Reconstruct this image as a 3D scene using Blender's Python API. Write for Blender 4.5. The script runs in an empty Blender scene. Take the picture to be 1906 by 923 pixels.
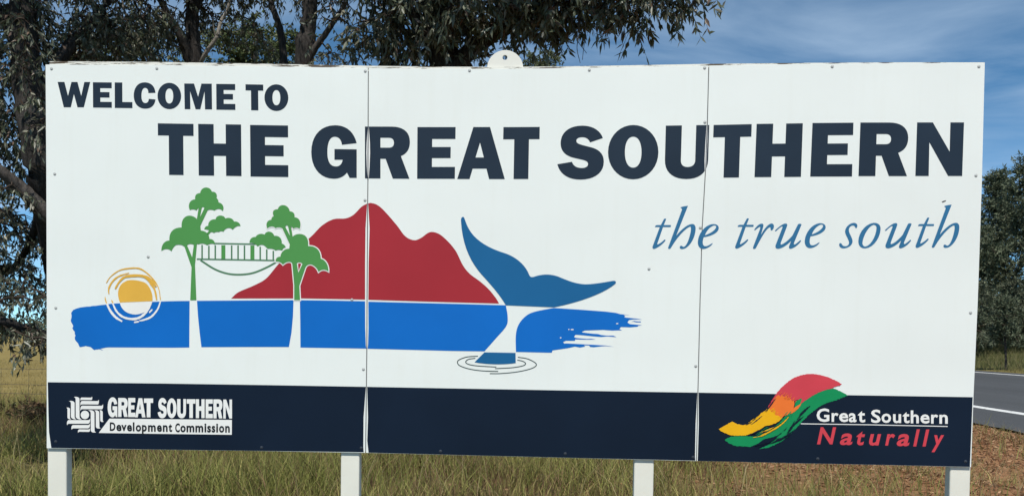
import bpy, math, random
import numpy as np
from mathutils import Vector, Matrix
from mathutils.geometry import tessellate_polygon

random.seed(7)
rng = np.random.default_rng(7)
scene = bpy.context.scene
COL = scene.collection

# ------------------------------------------------------------------ camera
CAM = Vector((0.2261, -4.1171, 1.6033))
YAW, PITCH, ROLL = 0.0403, -0.0280, 0.0141
FPX, CX, CY, PW, PH = 1500.0, 953.0, 674.7, 1906.0, 923.0
_r = Vector((math.cos(YAW), math.sin(YAW), 0))
_f = Vector((-math.sin(YAW) * math.cos(PITCH), math.cos(YAW) * math.cos(PITCH), math.sin(PITCH)))
_u = _r.cross(_f)
RGT = _r * math.cos(ROLL) + _u * math.sin(ROLL)
UPV = _u * math.cos(ROLL) - _r * math.sin(ROLL)
FWD = _f
cam_data = bpy.data.cameras.new('camera')
cam_data.sensor_fit = 'HORIZONTAL'
cam_data.sensor_width = 36.0
cam_data.lens = 36.0 * FPX / PW
cam_data.shift_y = (CY - PH / 2) / PW
cam_data.clip_start = 0.05
cam_data.clip_end = 5000
cam = bpy.data.objects.new('camera', cam_data)
COL.objects.link(cam)
m = Matrix.Identity(4)
for i in range(3):
    m[i][0], m[i][1], m[i][2], m[i][3] = RGT[i], UPV[i], -FWD[i], CAM[i]
cam.matrix_world = m
scene.camera = cam

# ------------------------------------------------------------------ light
SUN_EL = math.radians(57)
SUN_AZ_X = 0.01                       # the sun stands squarely in front of the sign face
sun_from = Vector((SUN_AZ_X, -math.cos(SUN_EL), math.sin(SUN_EL))).normalized()
world = bpy.data.worlds.new('World')
scene.world = world
world.use_nodes = True
nt = world.node_tree
nt.nodes.clear()
N = nt.nodes.new
out = N('ShaderNodeOutputWorld')
bg = N('ShaderNodeBackground')
sky = N('ShaderNodeTexSky')
sky.sky_type = 'NISHITA'
sky.sun_disc = False
sky.sun_elevation = SUN_EL
sky.sun_rotation = math.radians(180)
sky.altitude = 2500
sky.air_density = 0.62
sky.dust_density = 0.0
sky.ozone_density = 3.0
bg.inputs['Strength'].default_value = 0.125
tc = N('ShaderNodeTexCoord')
sep = N('ShaderNodeSeparateXYZ')
addz = N('ShaderNodeMath'); addz.operation = 'ADD'; addz.inputs[1].default_value = 0.12
mxz = N('ShaderNodeMath'); mxz.operation = 'MAXIMUM'; mxz.inputs[1].default_value = 0.02
dx = N('ShaderNodeMath'); dx.operation = 'DIVIDE'
dy = N('ShaderNodeMath'); dy.operation = 'DIVIDE'
comb = N('ShaderNodeCombineXYZ')
mp = N('ShaderNodeMapping')
mp.inputs['Location'].default_value = (0.9, 3.4, 0)
mp.inputs['Rotation'].default_value = (0, 0, 0.9)
mp.inputs['Scale'].default_value = (1.0, 1.7, 1.0)
nz = N('ShaderNodeTexNoise')
nz.inputs['Scale'].default_value = 1.35
nz.inputs['Detail'].default_value = 7
nz.inputs['Roughness'].default_value = 0.55
nz.inputs['Distortion'].default_value = 0.5
rmp = N('ShaderNodeValToRGB')
rmp.color_ramp.elements[0].position = 0.40
rmp.color_ramp.elements[0].color = (0, 0, 0, 1)
rmp.color_ramp.elements[1].position = 0.74
rmp.color_ramp.elements[1].color = (0.58, 0.58, 0.58, 1)
mix = N('ShaderNodeMixRGB')
mix.inputs['Color2'].default_value = (3.9, 5.1, 6.5, 1)
L = nt.links.new
L(tc.outputs['Generated'], sep.inputs[0])
L(sep.outputs['Z'], mxz.inputs[0]); L(mxz.outputs[0], addz.inputs[0])
L(sep.outputs['X'], dx.inputs[0]); L(addz.outputs[0], dx.inputs[1])
L(sep.outputs['Y'], dy.inputs[0]); L(addz.outputs[0], dy.inputs[1])
L(dx.outputs[0], comb.inputs['X']); L(dy.outputs[0], comb.inputs['Y'])
L(comb.outputs[0], mp.inputs['Vector']); L(mp.outputs[0], nz.inputs['Vector'])
L(nz.outputs['Fac'], rmp.inputs['Fac']); L(rmp.outputs['Color'], mix.inputs['Fac'])
tint = N('ShaderNodeMixRGB'); tint.blend_type = 'MULTIPLY'; tint.inputs['Fac'].default_value = 1.0; tint.inputs['Color2'].default_value = (0.80, 1.20, 1.16, 1)
L(sky.outputs[0], tint.inputs['Color1']); L(tint.outputs[0], mix.inputs['Color1']); L(mix.outputs[0], bg.inputs['Color'])
L(bg.outputs[0], out.inputs['Surface'])

sd = bpy.data.lights.new('sun', 'SUN')
sd.energy = 4.4
sd.angle = math.radians(0.55)
sd.color = (1.0, 0.95, 0.87)
sun = bpy.data.objects.new('sun', sd)
COL.objects.link(sun)
sun.rotation_euler = sun_from.to_track_quat('Z', 'Y').to_euler()
sun.location = (0, -20, 30)

scene.view_settings.view_transform = 'Standard'
scene.view_settings.look = 'None'
scene.view_settings.exposure = 0.08
scene.view_settings.gamma = 1.0
scene.view_settings.use_curve_mapping = False
scene.cycles.max_bounces = 6
scene.cycles.use_denoising = True


# ------------------------------------------------------------------ helpers
def ray(px, py):
    return (FWD + RGT * ((px - CX) / FPX) + UPV * ((CY - py) / FPX))


def at(px, py, Y):
    """Point of the world seen in direction (px, py) that stands at world depth Y."""
    d = ray(px, py)
    return CAM + d * ((Y - CAM.y) / d.y)


def on_ground(px, py, z=0.0):
    d = ray(px, py)
    return CAM + d * ((z - CAM.z) / d.z)


def tag(o, label=None, cat=None, group=None, kind=None):
    if label: o['label'] = label
    if cat: o['category'] = cat
    if group: o['group'] = group
    if kind: o['kind'] = kind
    return o


def empty(name, loc):
    o = bpy.data.objects.new(name, None)
    COL.objects.link(o)
    o.location = loc
    o.empty_display_size = 0.2
    return o


def link(name, me, mat=None, parent=None):
    o = bpy.data.objects.new(name, me)
    COL.objects.link(o)
    if mat and not me.materials:
        me.materials.append(mat)
    if parent:
        o.parent = parent
        p = parent
        off = Vector((0, 0, 0))
        while p is not None:
            off += p.location
            p = p.parent
        o.location = -off            # meshes carry world coordinates
    return o


def mesh(name, verts, faces, mat=None, parent=None, smooth=False):
    me = bpy.data.meshes.new(name)
    me.from_pydata([tuple(v) for v in verts], [], faces)
    me.update()
    if smooth:
        me.polygons.foreach_set('use_smooth', [True] * len(me.polygons))
    return link(name, me, mat, parent)


def np_mesh(name, verts, faces, mat=None, parent=None, cols=None, smooth=False):
    """verts (n,3) array, faces (m,k) array of equal-size polygons, cols per-vertex rgb."""
    verts = np.asarray(verts, np.float32)
    faces = np.asarray(faces, np.int32)
    me = bpy.data.meshes.new(name)
    k = faces.shape[1]
    me.vertices.add(len(verts))
    me.vertices.foreach_set('co', verts.ravel())
    me.loops.add(faces.size)
    me.loops.foreach_set('vertex_index', faces.ravel())
    me.polygons.add(len(faces))
    me.polygons.foreach_set('loop_start', np.arange(0, faces.size, k, dtype=np.int32))
    me.polygons.foreach_set('loop_total', np.full(len(faces), k, np.int32))
    if cols is not None:
        a = me.color_attributes.new('tint', 'FLOAT_COLOR', 'POINT')
        c4 = np.ones((len(verts), 4), np.float32)
        c4[:, :3] = cols
        a.data.foreach_set('color', c4.ravel())
    me.update(calc_edges=True)
    if smooth:
        me.polygons.foreach_set('use_smooth', np.ones(len(faces), bool))
    return link(name, me, mat, parent)


# ------------------------------------------------------------------ materials
def new_mat(name):
    ma = bpy.data.materials.new(name)
    ma.use_nodes = True
    b = ma.node_tree.nodes['Principled BSDF']
    return ma, ma.node_tree, b


def plain(name, col, rough=0.5, spec=0.3, metal=0.0, var=0.06, scale=6.0, bump=0.0, bscale=60.0):
    ma, t, b = new_mat(name)
    b.inputs['Roughness'].default_value = rough
    b.inputs['Specular IOR Level'].default_value = spec
    b.inputs['Metallic'].default_value = metal
    co = t.nodes.new('ShaderNodeTexCoord')
    n = t.nodes.new('ShaderNodeTexNoise')
    n.inputs['Scale'].default_value = scale
    n.inputs['Detail'].default_value = 5
    r = t.nodes.new('ShaderNodeValToRGB')
    r.color_ramp.elements[0].position = 0.3
    r.color_ramp.elements[1].position = 0.7
    r.color_ramp.elements[0].color = tuple(c * (1 - var) for c in col) + (1,)
    r.color_ramp.elements[1].color = tuple(min(1, c * (1 + var)) for c in col) + (1,)
    t.links.new(co.outputs['Object'], n.inputs['Vector'])
    t.links.new(n.outputs['Fac'], r.inputs['Fac'])
    t.links.new(r.outputs['Color'], b.inputs['Base Color'])
    if bump:
        n2 = t.nodes.new('ShaderNodeTexNoise')
        n2.inputs['Scale'].default_value = bscale
        n2.inputs['Detail'].default_value = 6
        bp = t.nodes.new('ShaderNodeBump')
        bp.inputs['Strength'].default_value = bump
        bp.inputs['Distance'].default_value = 0.02
        t.links.new(co.outputs['Object'], n2.inputs['Vector'])
        t.links.new(n2.outputs['Fac'], bp.inputs['Height'])
        t.links.new(bp.outputs['Normal'], b.inputs['Normal'])
    return ma


def tinted(name, rough=0.6, spec=0.25, transl=0.0):
    """colour comes from the mesh's own per-blade / per-leaf tint"""
    ma, t, b = new_mat(name)
    a = t.nodes.new('ShaderNodeAttribute')
    a.attribute_name = 'tint'
    t.links.new(a.outputs['Color'], b.inputs['Base Color'])
    b.inputs['Roughness'].default_value = rough
    b.inputs['Specular IOR Level'].default_value = spec
    if transl:
        tr = t.nodes.new('ShaderNodeBsdfTranslucent')
        mx = t.nodes.new('ShaderNodeMixShader')
        mx.inputs[0].default_value = transl
        o = t.nodes['Material Output']
        t.links.new(a.outputs['Color'], tr.inputs['Color'])
        t.links.new(b.outputs[0], mx.inputs[1])
        t.links.new(tr.outputs[0], mx.inputs[2])
        t.links.new(mx.outputs[0], o.inputs['Surface'])
    return ma


def weathered_paint(name, col, dirt, amount=0.62, scale=(14, 14, 60)):
    """cream paint with cracked, peeled spots showing the grimy metal below"""
    ma, t, b = new_mat(name)
    b.inputs['Roughness'].default_value = 0.5
    b.inputs['Specular IOR Level'].default_value = 0.25
    co = t.nodes.new('ShaderNodeTexCoord')
    mp_ = t.nodes.new('ShaderNodeMapping')
    mp_.inputs['Scale'].default_value = scale
    n = t.nodes.new('ShaderNodeTexNoise')
    n.inputs['Scale'].default_value = 1.0
    n.inputs['Detail'].default_value = 8
    n.inputs['Roughness'].default_value = 0.7
    r = t.nodes.new('ShaderNodeValToRGB')
    r.color_ramp.elements[0].position = amount
    r.color_ramp.elements[1].position = amount + 0.05
    mx = t.nodes.new('ShaderNodeMixRGB')
    mx.inputs['Color1'].default_value = tuple(col) + (1,)
    mx.inputs['Color2'].default_value = tuple(dirt) + (1,)
    t.links.new(co.outputs['Object'], mp_.inputs['Vector'])
    t.links.new(mp_.outputs[0], n.inputs['Vector'])
    t.links.new(n.outputs['Fac'], r.inputs['Fac'])
    t.links.new(r.outputs['Color'], mx.inputs['Fac'])
    t.links.new(mx.outputs[0], b.inputs['Base Color'])
    return ma


M = {}
M['white'] = plain('white_sheet', (0.775, 0.815, 0.79), 0.5, 0.15, var=0.035, scale=1.3)
def sheet_material():
    ma, t, b = new_mat('weathered_white_sheet')
    b.inputs['Specular IOR Level'].default_value = 0.2
    nd, ln = t.nodes.new, t.links.new
    co = nd('ShaderNodeTexCoord')

    def nz_(scale, sc, det=6, rough=0.6):
        mp_ = nd('ShaderNodeMapping'); mp_.inputs['Scale'].default_value = scale
        n_ = nd('ShaderNodeTexNoise'); n_.inputs['Scale'].default_value = sc; n_.inputs['Detail'].default_value = det; n_.inputs['Roughness'].default_value = rough
        ln(co.outputs['Object'], mp_.inputs[0]); ln(mp_.outputs[0], n_.inputs['Vector'])
        return n_.outputs['Fac']

    def rp(src, p0, v0, p1, v1):
        r_ = nd('ShaderNodeValToRGB')
        r_.color_ramp.elements[0].position = p0; r_.color_ramp.elements[0].color = tuple(v0) + (1,)
        r_.color_ramp.elements[1].position = p1; r_.color_ramp.elements[1].color = tuple(v1) + (1,)
        ln(src, r_.inputs['Fac'])
        return r_.outputs['Color']

    def mul(a, c):
        m_ = nd('ShaderNodeMixRGB'); m_.blend_type = 'MULTIPLY'; m_.inputs['Fac'].default_value = 1.0
        ln(a, m_.inputs['Color1']); ln(c, m_.inputs['Color2'])
        return m_.outputs['Color']

    base = rp(nz_((1, 1, 1), 0.7, 4), 0.32, (0.765, 0.795, 0.760), 0.68, (0.800, 0.835, 0.80))
    streak = rp(nz_((9, 9, 0.55), 1.6, 7, 0.65), 0.52, (1, 1, 1), 0.82, (0.972, 0.968, 0.955))
    dust = rp(nz_((1, 1, 1), 14, 8, 0.75), 0.60, (1, 1, 1), 0.80, (0.955, 0.945, 0.92))
    ln(mul(mul(base, streak), dust), b.inputs['Base Color'])
    ro = nd('ShaderNodeMapRange')
    ro.inputs['To Min'].default_value = 0.34; ro.inputs['To Max'].default_value = 0.62
    ln(nz_((1, 1, 1), 2.2, 5), ro.inputs['Value']); ln(ro.outputs[0], b.inputs['Roughness'])
    bp = nd('ShaderNodeBump'); bp.inputs['Strength'].default_value = 0.35; bp.inputs['Distance'].default_value = 0.05
    ln(nz_((1, 1, 1), 1.1, 2, 0.4), bp.inputs['Height']); ln(bp.outputs['Normal'], b.inputs['Normal'])
    return ma


M['white'] = sheet_material()
M['cut'] = plain('white_cut_edge', (0.80, 0.80, 0.77), 0.5, 0.2, var=0.03)
M['cream'] = plain('cream_post_paint', (0.735, 0.725, 0.64), 0.5, 0.2, var=0.06, scale=4)
M['seam_shade'] = plain('seam_shade_grey', (0.16, 0.165, 0.165), 0.7, 0.2, var=0.15)  # backing colour darkened so the gaps between panels read as shaded
M['frame'] = weathered_paint('cream_frame_paint', (0.72, 0.71, 0.64), (0.10, 0.075, 0.05), 0.51, (6, 6, 60))
M['lug'] = weathered_paint('cream_lug_paint', (0.74, 0.73, 0.66), (0.16, 0.13, 0.09), 0.66, (60, 60, 60))
M['slate'] = plain('slate_vinyl', (0.020, 0.033, 0.052), 0.5, 0.10, var=0.15, scale=2)
M['navy'] = plain('navy_vinyl', (0.0062, 0.0140, 0.030), 0.6, 0.1, var=0.15, scale=1.5)
M['red'] = plain('red_vinyl', (0.35, 0.024, 0.034), 0.5, 0.2, var=0.06, scale=2)
M['sea'] = plain('sea_blue_vinyl', (0.003, 0.135, 0.50), 0.5, 0.2, var=0.06, scale=2)
M['tail'] = plain('teal_blue_vinyl', (0.010, 0.115, 0.28), 0.5, 0.2, var=0.06, scale=2)
M['script'] = plain('steel_blue_vinyl', (0.030, 0.150, 0.295), 0.5, 0.2, var=0.05)
M['leafgreen'] = plain('leaf_green_vinyl', (0.078, 0.28, 0.072), 0.5, 0.2, var=0.06, scale=2)
M['bridge'] = plain('dull_green_vinyl', (0.075, 0.19, 0.10), 0.5, 0.2)
M['sunyel'] = plain('ochre_vinyl', (0.72, 0.41, 0.062), 0.5, 0.2)
M['bold_red'] = plain('coral_red_vinyl', (0.60, 0.055, 0.075), 0.5, 0.2)
M['orange'] = plain('orange_vinyl', (0.80, 0.175, 0.03), 0.5, 0.2)
M['yellow'] = plain('yellow_vinyl', (0.80, 0.42, 0.008), 0.5, 0.2)
M['green'] = plain('emerald_vinyl', (0.006, 0.25, 0.085), 0.5, 0.2)
M['black'] = plain('black_vinyl', (0.012, 0.016, 0.020), 0.5, 0.2)
M['line'] = plain('dark_line_vinyl', (0.035, 0.06, 0.06), 0.5, 0.2)
M['screw'] = plain('zinc_screw', (0.42, 0.43, 0.42), 0.45, 0.5)
M['washer'] = plain('painted_screw', (0.035, 0.045, 0.06), 0.5, 0.3)

# ------------------------------------------------------------------ vector artwork on the sign face
LAYER = 0.0007                      # vinyl films lie on the sheet one above the other


def plane_pt(px, py, layer):
    """position on the sign face of a point of the artwork (rectified from the photograph)"""
    p = at(px, py, 0.0)
    return (p.x, -layer * LAYER, p.z)


def bez(p0, p1, p2, p3, n):
    o = []
    for i in range(1, n + 1):
        t = i / n
        a, b_, c, d = (1 - t) ** 3, 3 * t * (1 - t) ** 2, 3 * t * t * (1 - t), t ** 3
        o.append((a * p0[0] + b_ * p1[0] + c * p2[0] + d * p3[0], a * p0[1] + b_ * p1[1] + c * p2[1] + d * p3[1]))
    return o


def path(s, n=9):
    toks = s.replace('M', ' M ').replace('L', ' L ').replace('C', ' C ').replace('Z', ' Z ').split()
    conts, cur, i, cmd = [], [], 0, None
    while i < len(toks):
        t = toks[i]
        if t in 'MLCZ':
            cmd = t
            i += 1
            if cmd == 'Z':
                conts.append(cur)
                cur = []
            elif cmd == 'M' and cur:
                conts.append(cur)
                cur = []
            continue
        if cmd in 'ML':
            cur.append((float(toks[i]), float(toks[i + 1])))
            i += 2
            if cmd == 'M':
                cmd = 'L'
        else:
            v = [float(x) for x in toks[i:i + 6]]
            cur += bez(cur[-1], v[0:2], v[2:4], v[4:6], n)
            i += 6
    if cur:
        conts.append(cur)
    res = []
    for c in conts:
        o = [c[0]]
        for p in c[1:]:
            if abs(p[0] - o[-1][0]) + abs(p[1] - o[-1][1]) > 1e-6:
                o.append(p)
        if len(o) > 2 and abs(o[0][0] - o[-1][0]) + abs(o[0][1] - o[-1][1]) < 1e-6:
            o.pop()
        if len(o) > 2:
            res.append(o)
    return res


def smooth_line(pts, n=6, closed=False):
    """Catmull-Rom through the points"""
    P = [Vector(p) for p in pts]
    out_ = []
    m_ = len(P)
    rngi = range(m_ if closed else m_ - 1)
    for i in rngi:
        p1, p2 = P[i], P[(i + 1) % m_]
        p0 = P[i - 1] if (closed or i > 0) else p1 * 2 - p2
        p3 = P[(i + 2) % m_] if (closed or i + 2 < m_) else p2 * 2 - p1
        for k in range(n):
            t = k / n
            q = 0.5 * ((2 * p1) + (p2 - p0) * t + (2 * p0 - 5 * p1 + 4 * p2 - p3) * t * t + (3 * p1 - p0 - 3 * p2 + p3) * t ** 3)
            out_.append((q[0], q[1]))
    if not closed:
        out_.append(tuple(P[-1][:2]))
    return out_


def frame(conts, ox, oy, s, dx_=0, dy_=0):
    return [[(ox + (x + dx_) / s, oy + (y + dy_) / s) for x, y in c] for c in conts]


def film(name, conts, mat, layer, parent):
    """a flat vinyl shape on the sign face from closed contours (holes allowed)"""
    loops = [[Vector(plane_pt(x, y, layer)) for x, y in c] for c in conts]
    flat = [v for lp in loops for v in lp]
    tris = tessellate_polygon([[Vector((v.x, v.z, 0)) for v in lp] for lp in loops])
    faces = []
    for a, b_, c in tris:
        va, vb, vc = flat[a], flat[b_], flat[c]
        cr = (vb.x - va.x) * (vc.z - va.z) - (vb.z - va.z) * (vc.x - va.x)
        if abs(cr) < 1e-12:
            continue
        faces.append((a, b_, c) if cr > 0 else (a, c, b_))
    return mesh(name, flat, faces, mat, parent)


def stroke(name, pts, width, mat, layer, parent, closed=False, taper=None):
    """a brush line of given width (px of the artwork)"""
    n = len(pts)
    vs, fs = [], []
    for i in range(n):
        p = Vector(pts[i])
        a = Vector(pts[i - 1]) if (i > 0 or closed) else p
        b_ = Vector(pts[(i + 1) % n]) if (i < n - 1 or closed) else p
        d1, d2 = (p - a), (b_ - p)
        d1 = d1.normalized() if d1.length > 1e-9 else d2.normalized()
        d2 = d2.normalized() if d2.length > 1e-9 else d1
        t = (d1 + d2)
        t = t.normalized() if t.length > 1e-6 else d1
        nn = Vector((-t.y, t.x))
        w = width * (taper[i] if taper else 1.0) / 2
        w = w / max(0.6, abs(nn.dot(Vector((-d1.y, d1.x)))))
        q1, q2 = p + nn * w, p - nn * w
        vs += [plane_pt(q1.x, q1.y, layer), plane_pt(q2.x, q2.y, layer)]
    rngi = range(n if closed else n - 1)
    for i in rngi:
        j = (i + 1) % n
        fs.append((2 * i, 2 * i + 1, 2 * j + 1, 2 * j))
    return mesh(name, vs, fs, mat, parent)


# heavy grotesque capitals in a unit box, y down
def oval(x0, y0, x1, y1, k=0.56):
    cx_, cy_, a, b_ = (x0 + x1) / 2, (y0 + y1) / 2, (x1 - x0) / 2, (y1 - y0) / 2
    return ('M%f %f C%f %f %f %f %f %f C%f %f %f %f %f %f C%f %f %f %f %f %f C%f %f %f %f %f %f Z' % (
        cx_, y0, cx_ + k * a, y0, x1, cy_ - k * b_, x1, cy_, x1, cy_ + k * b_, cx_ + k * a, y1, cx_, y1,
        cx_ - k * a, y1, x0, cy_ + k * b_, x0, cy_, x0, cy_ - k * b_, cx_ - k * a, y0, cx_, y0))


CAPS = {
    'T': 'M0 0 L1 0 L1 .235 L.71 .235 L.71 1 L.305 1 L.305 .235 L0 .235 Z',
    'H': 'M0 0 L.36 0 L.36 .375 L.64 .375 L.64 0 L1 0 L1 1 L.64 1 L.64 .615 L.36 .615 L.36 1 L0 1 Z',
    'E': 'M0 0 L1 0 L1 .23 L.39 .23 L.39 .385 L.88 .385 L.88 .6 L.39 .6 L.39 .77 L1 .77 L1 1 L0 1 Z',
    'L': 'M0 0 L.43 0 L.43 .765 L1 .765 L1 1 L0 1 Z',
    'W': 'M0 0 L.21 0 L.32 .55 L.425 0 L.61 0 L.725 .55 L.82 0 L1 0 L.805 1 L.61 1 L.5 .48 L.405 1 L.19 1 Z',
    'M': 'M0 0 L.355 0 L.5 .51 L.625 0 L1 0 L1 1 L.745 1 L.735 .30 L.575 1 L.405 1 L.21 .30 L.215 1 L.01 1 Z',
    'N': 'M0 0 L.335 0 L.715 .545 L.71 0 L1 0 L1 1 L.70 1 L.275 .37 L.285 1 L0 1 Z',
    'A': 'M.34 0 L.69 0 L1 1 L.67 1 L.615 .8 L.325 .8 L.26 1 L0 1 Z M.48 .30 L.56 .585 L.385 .585 Z',
    'U': 'M0 0 L.37 0 L.37 .65 C.37 .735 .43 .775 .53 .775 C.63 .775 .70 .735 .70 .65 L.70 0 L1 0 L1 .64 C1 .87 .82 1 .51 1 C.2 1 0 .87 0 .64 Z',
    'O': oval(0, 0, 1, 1) + oval(.335, .215, .665, .785, .62),
    'C': 'M1 .395 C.97 .13 .78 0 .5 0 C.18 0 0 .22 0 .5 C0 .8 .2 1 .53 1 C.8 1 .97 .87 1 .645 L.69 .625 C.685 .73 .63 .785 .535 .785 C.41 .785 .355 .68 .355 .5 C.355 .32 .42 .21 .52 .21 C.62 .21 .67 .28 .675 .405 Z',
    'G': 'M1 .335 C.94 .12 .77 0 .525 0 C.2 0 0 .2 0 .5 C0 .8 .2 1 .5 1 C.62 1 .72 .96 .785 .885 L.845 .985 L1 .985 L1 .45 L.51 .445 L.51 .645 L.69 .645 C.68 .72 .625 .77 .545 .77 C.41 .77 .355 .67 .355 .5 C.355 .32 .41 .215 .515 .215 C.605 .215 .66 .265 .675 .365 Z',
    'S': 'M.98 .23 L.705 .31 C.67 .24 .61 .215 .54 .215 C.455 .215 .41 .24 .41 .28 C.41 .325 .46 .34 .54 .36 L.72 .40 C.91 .44 1 .53 1 .67 C1 .87 .8 1 .5 1 C.22 1 .05 .89 0 .715 L.315 .67 C.345 .75 .42 .785 .53 .785 C.61 .785 .66 .755 .66 .71 C.66 .67 .62 .65 .55 .635 L.35 .595 C.16 .555 .07 .46 .07 .325 C.07 .13 .25 0 .535 0 C.75 0 .92 .08 .98 .23 Z',
    'R': 'M0 0 L.6 0 C.86 0 1 .11 1 .29 C1 .43 .93 .52 .80 .565 L.99 1 L.62 1 L.46 .62 L.345 .62 L.345 1 L0 1 Z M.345 .215 L.53 .215 C.61 .215 .645 .25 .645 .31 C.645 .37 .61 .405 .53 .405 L.345 .405 Z',
}


def quad(conts, tl, tr, br, bl):
    o = []
    for c in conts:
        q = []
        for u, v in c:
            q.append(tuple((1 - v) * ((1 - u) * tl[k] + u * tr[k]) + v * ((1 - u) * bl[k] + u * br[k]) for k in (0, 1)))
        o.append(q)
    return o


def box(conts, x0, y0, x1, y1):
    return quad(conts, (x0, y0), (x1, y0), (x1, y1), (x0, y1))


# ------------------------------------------------------------------ the sign
SIGN_X = 0.0
sign = empty('welcome_sign', (SIGN_X, 0.03, 0))
tag(sign, 'large white roadside welcome sign with bold heading, emblem and navy band on cream posts', 'sign')


def slab(name, outline, y0, y1, mat, parent, bevel=False):
    """plate with the outline given on the sign face, reaching from depth y0 to y1"""
    P = [at(x, y, 0.0) for x, y in outline]
    n = len(P)
    vs = [(p.x, y0, p.z) for p in P] + [(p.x, y1, p.z) for p in P]
    tris = tessellate_polygon([[Vector((p.x, p.z, 0)) for p in P]])
    fs = []
    for a, b_, c in tris:
        cr = (P[b_].x - P[a].x) * (P[c].z - P[a].z) - (P[b_].z - P[a].z) * (P[c].x - P[a].x)
        t = (a, b_, c) if cr > 0 else (a, c, b_)
        fs.append(t)
        fs.append((t[2] + n, t[1] + n, t[0] + n))
    area = sum(P[i].x * P[(i + 1) % n].z - P[(i + 1) % n].x * P[i].z for i in range(n))
    for i in range(n):
        j = (i + 1) % n
        fs.append((i, i + n, j + n, j) if area > 0 else (i, j, j + n, i + n))
    return mesh(name, vs, fs, mat, parent)


SEAM1 = [(685.6, 127.2), (684.9, 330), (684.4, 375), (683.2, 560), (682.8, 650), (682.0, 720), (680.5, 842)]
SEAM2 = [(1319.3, 122.5), (1316.5, 233), (1313, 320), (1307, 424), (1303, 560), (1300, 690), (1299, 732), (1296.3, 857.2)]
g = 0.9
panelL = slab('panel', [(84.8, 120.6), (300, 121.6), (500, 124.2)] + [(x - g, y) for x, y in SEAM1] + [(480, 838.6), (280, 836), (87, 833.5), (87, 560), (86.2, 320)], 0.0, 0.004, M['white'], sign)
panelM = slab('panel', [(x + g, y) for x, y in SEAM1[:1]] + [(800, 128.6), (940, 128.8), (1100, 126.5)] + [(x - g, y) for x, y in SEAM2] + [(1100, 852.4), (900, 847.5)] + [(x + g, y) for x, y in SEAM1[:0:-1]], 0.0, 0.004, M['white'], sign)
panelR = slab('panel', [(x + g, y) for x, y in SEAM2[:1]] + [(1500, 119.4), (1680, 118), (1833, 118.2), (1827.6, 340), (1820, 560), (1812, 738), (1807.4, 868.6), (1680, 865.6), (1500, 861.9)] + [(x + g, y) for x, y in SEAM2[:0:-1]], 0.0, 0.004, M['white'], sign)
backing = slab('backing_frame', [(91.2, 124), (500, 128.5), (685, 132), (940, 133), (1319, 127), (1680, 123), (1833.6, 123), (1808.6, 866), (1296, 854.5), (682, 839.6), (91, 831)], 0.0055, 0.012, M['seam_shade'], sign)
slab('top_rail', [(91.2, 113.8), (300, 115.2), (500, 118.6), (685, 122.2), (800, 123.8), (940, 124.4), (1100, 122.6), (1319, 118.6), (1500, 116.8), (1680, 115.8), (1834.2, 116.0), (1833.8, 122.8), (1680, 122.8), (1319, 126.8), (940, 132.8), (685, 131.8), (500, 128.3), (91.2, 123.8)], 0.0055, 0.0122, M['frame'], sign)

# posts: rectangular hollow section with a slightly rounded arris, running up behind the panels
def post(x0, x1, ytop, y0=0.0125, dep=0.056):
    a = at(x0, 880, y0); b_ = at(x1, 880, y0)
    xa, xb = a.x, b_.x
    top = at((x0 + x1) / 2, ytop, y0).z
    r = 0.006
    prof = [(xa + r, y0), (xb - r, y0), (xb - r * .3, y0 + r * .3), (xb, y0 + r), (xb, y0 + dep - r), (xb - r, y0 + dep), (xa + r, y0 + dep), (xa, y0 + dep - r), (xa, y0 + r), (xa + r * .3, y0 + r * .3)]
    n = len(prof)
    vs = [(x, y, -0.3) for x, y in prof] + [(x, y, top) for x, y in prof]
    fs = [(i, (i + 1) % n, (i + 1) % n + n, i + n) for i in range(n)]
    fs.append(tuple(range(n, 2 * n)))
    fs.append(tuple(range(n - 1, -1, -1)))
    return mesh('post', vs, fs, M['cream'], sign)


for x0, x1, yt in ((88.2, 123.4, 130), (634, 668.6, 134), (1180.2, 1216.8, 134), (1768.6, 1806.8, 130)):
    post(x0, x1, yt)
for zz in (1.12, 2.0, 2.88):                     # horizontal rails on the back of the posts
    vs = []
    for x in (-2.30, 2.30):
        for y in (0.0690, 0.119):
            for z in (zz - 0.025, zz + 0.025):
                vs.append((x, y, z))
    mesh('rail', vs, [(0, 1, 3, 2), (4, 6, 7, 5), (0, 4, 5, 1), (2, 3, 7, 6), (0, 2, 6, 4), (1, 5, 7, 3)], M['cream'], sign)

# lifting lug: half disc plate with a hole
lc = at(939.9, 125.5, 0.0)
rr = (at(973.5, 125, 0).x - at(906.3, 125, 0).x) / 2
hole_c = at(939.7, 105.7, 0.0)
hr = 0.0128
nseg = 40
arc = [(lc.x + rr * math.cos(math.pi * i / nseg), lc.z + rr * 0.985 * math.sin(math.pi * i / nseg)) for i in range(nseg + 1)]
arc = [(lc.x + rr, lc.z - 0.03)] + arc + [(lc.x - rr, lc.z - 0.03)]
hol = [(hole_c.x + hr * math.cos(2 * math.pi * i / 18), hole_c.z + hr * math.sin(2 * math.pi * i / 18)) for i in range(18)]
fl = arc + hol
tr = tessellate_polygon([[Vector((x, z, 0)) for x, z in arc], [Vector((x, z, 0)) for x, z in hol]])
n = len(fl)
y0, y1 = 0.0135, 0.0235
vs = [(x, y0, z) for x, z in fl] + [(x, y1, z) for x, z in fl]
fs = []
for a, b_, c in tr:
    cr = (fl[b_][0] - fl[a][0]) * (fl[c][1] - fl[a][1]) - (fl[b_][1] - fl[a][1]) * (fl[c][0] - fl[a][0])
    t = (a, b_, c) if cr > 0 else (a, c, b_)
    fs += [t, (t[2] + n, t[1] + n, t[0] + n)]
na = len(arc)
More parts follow.
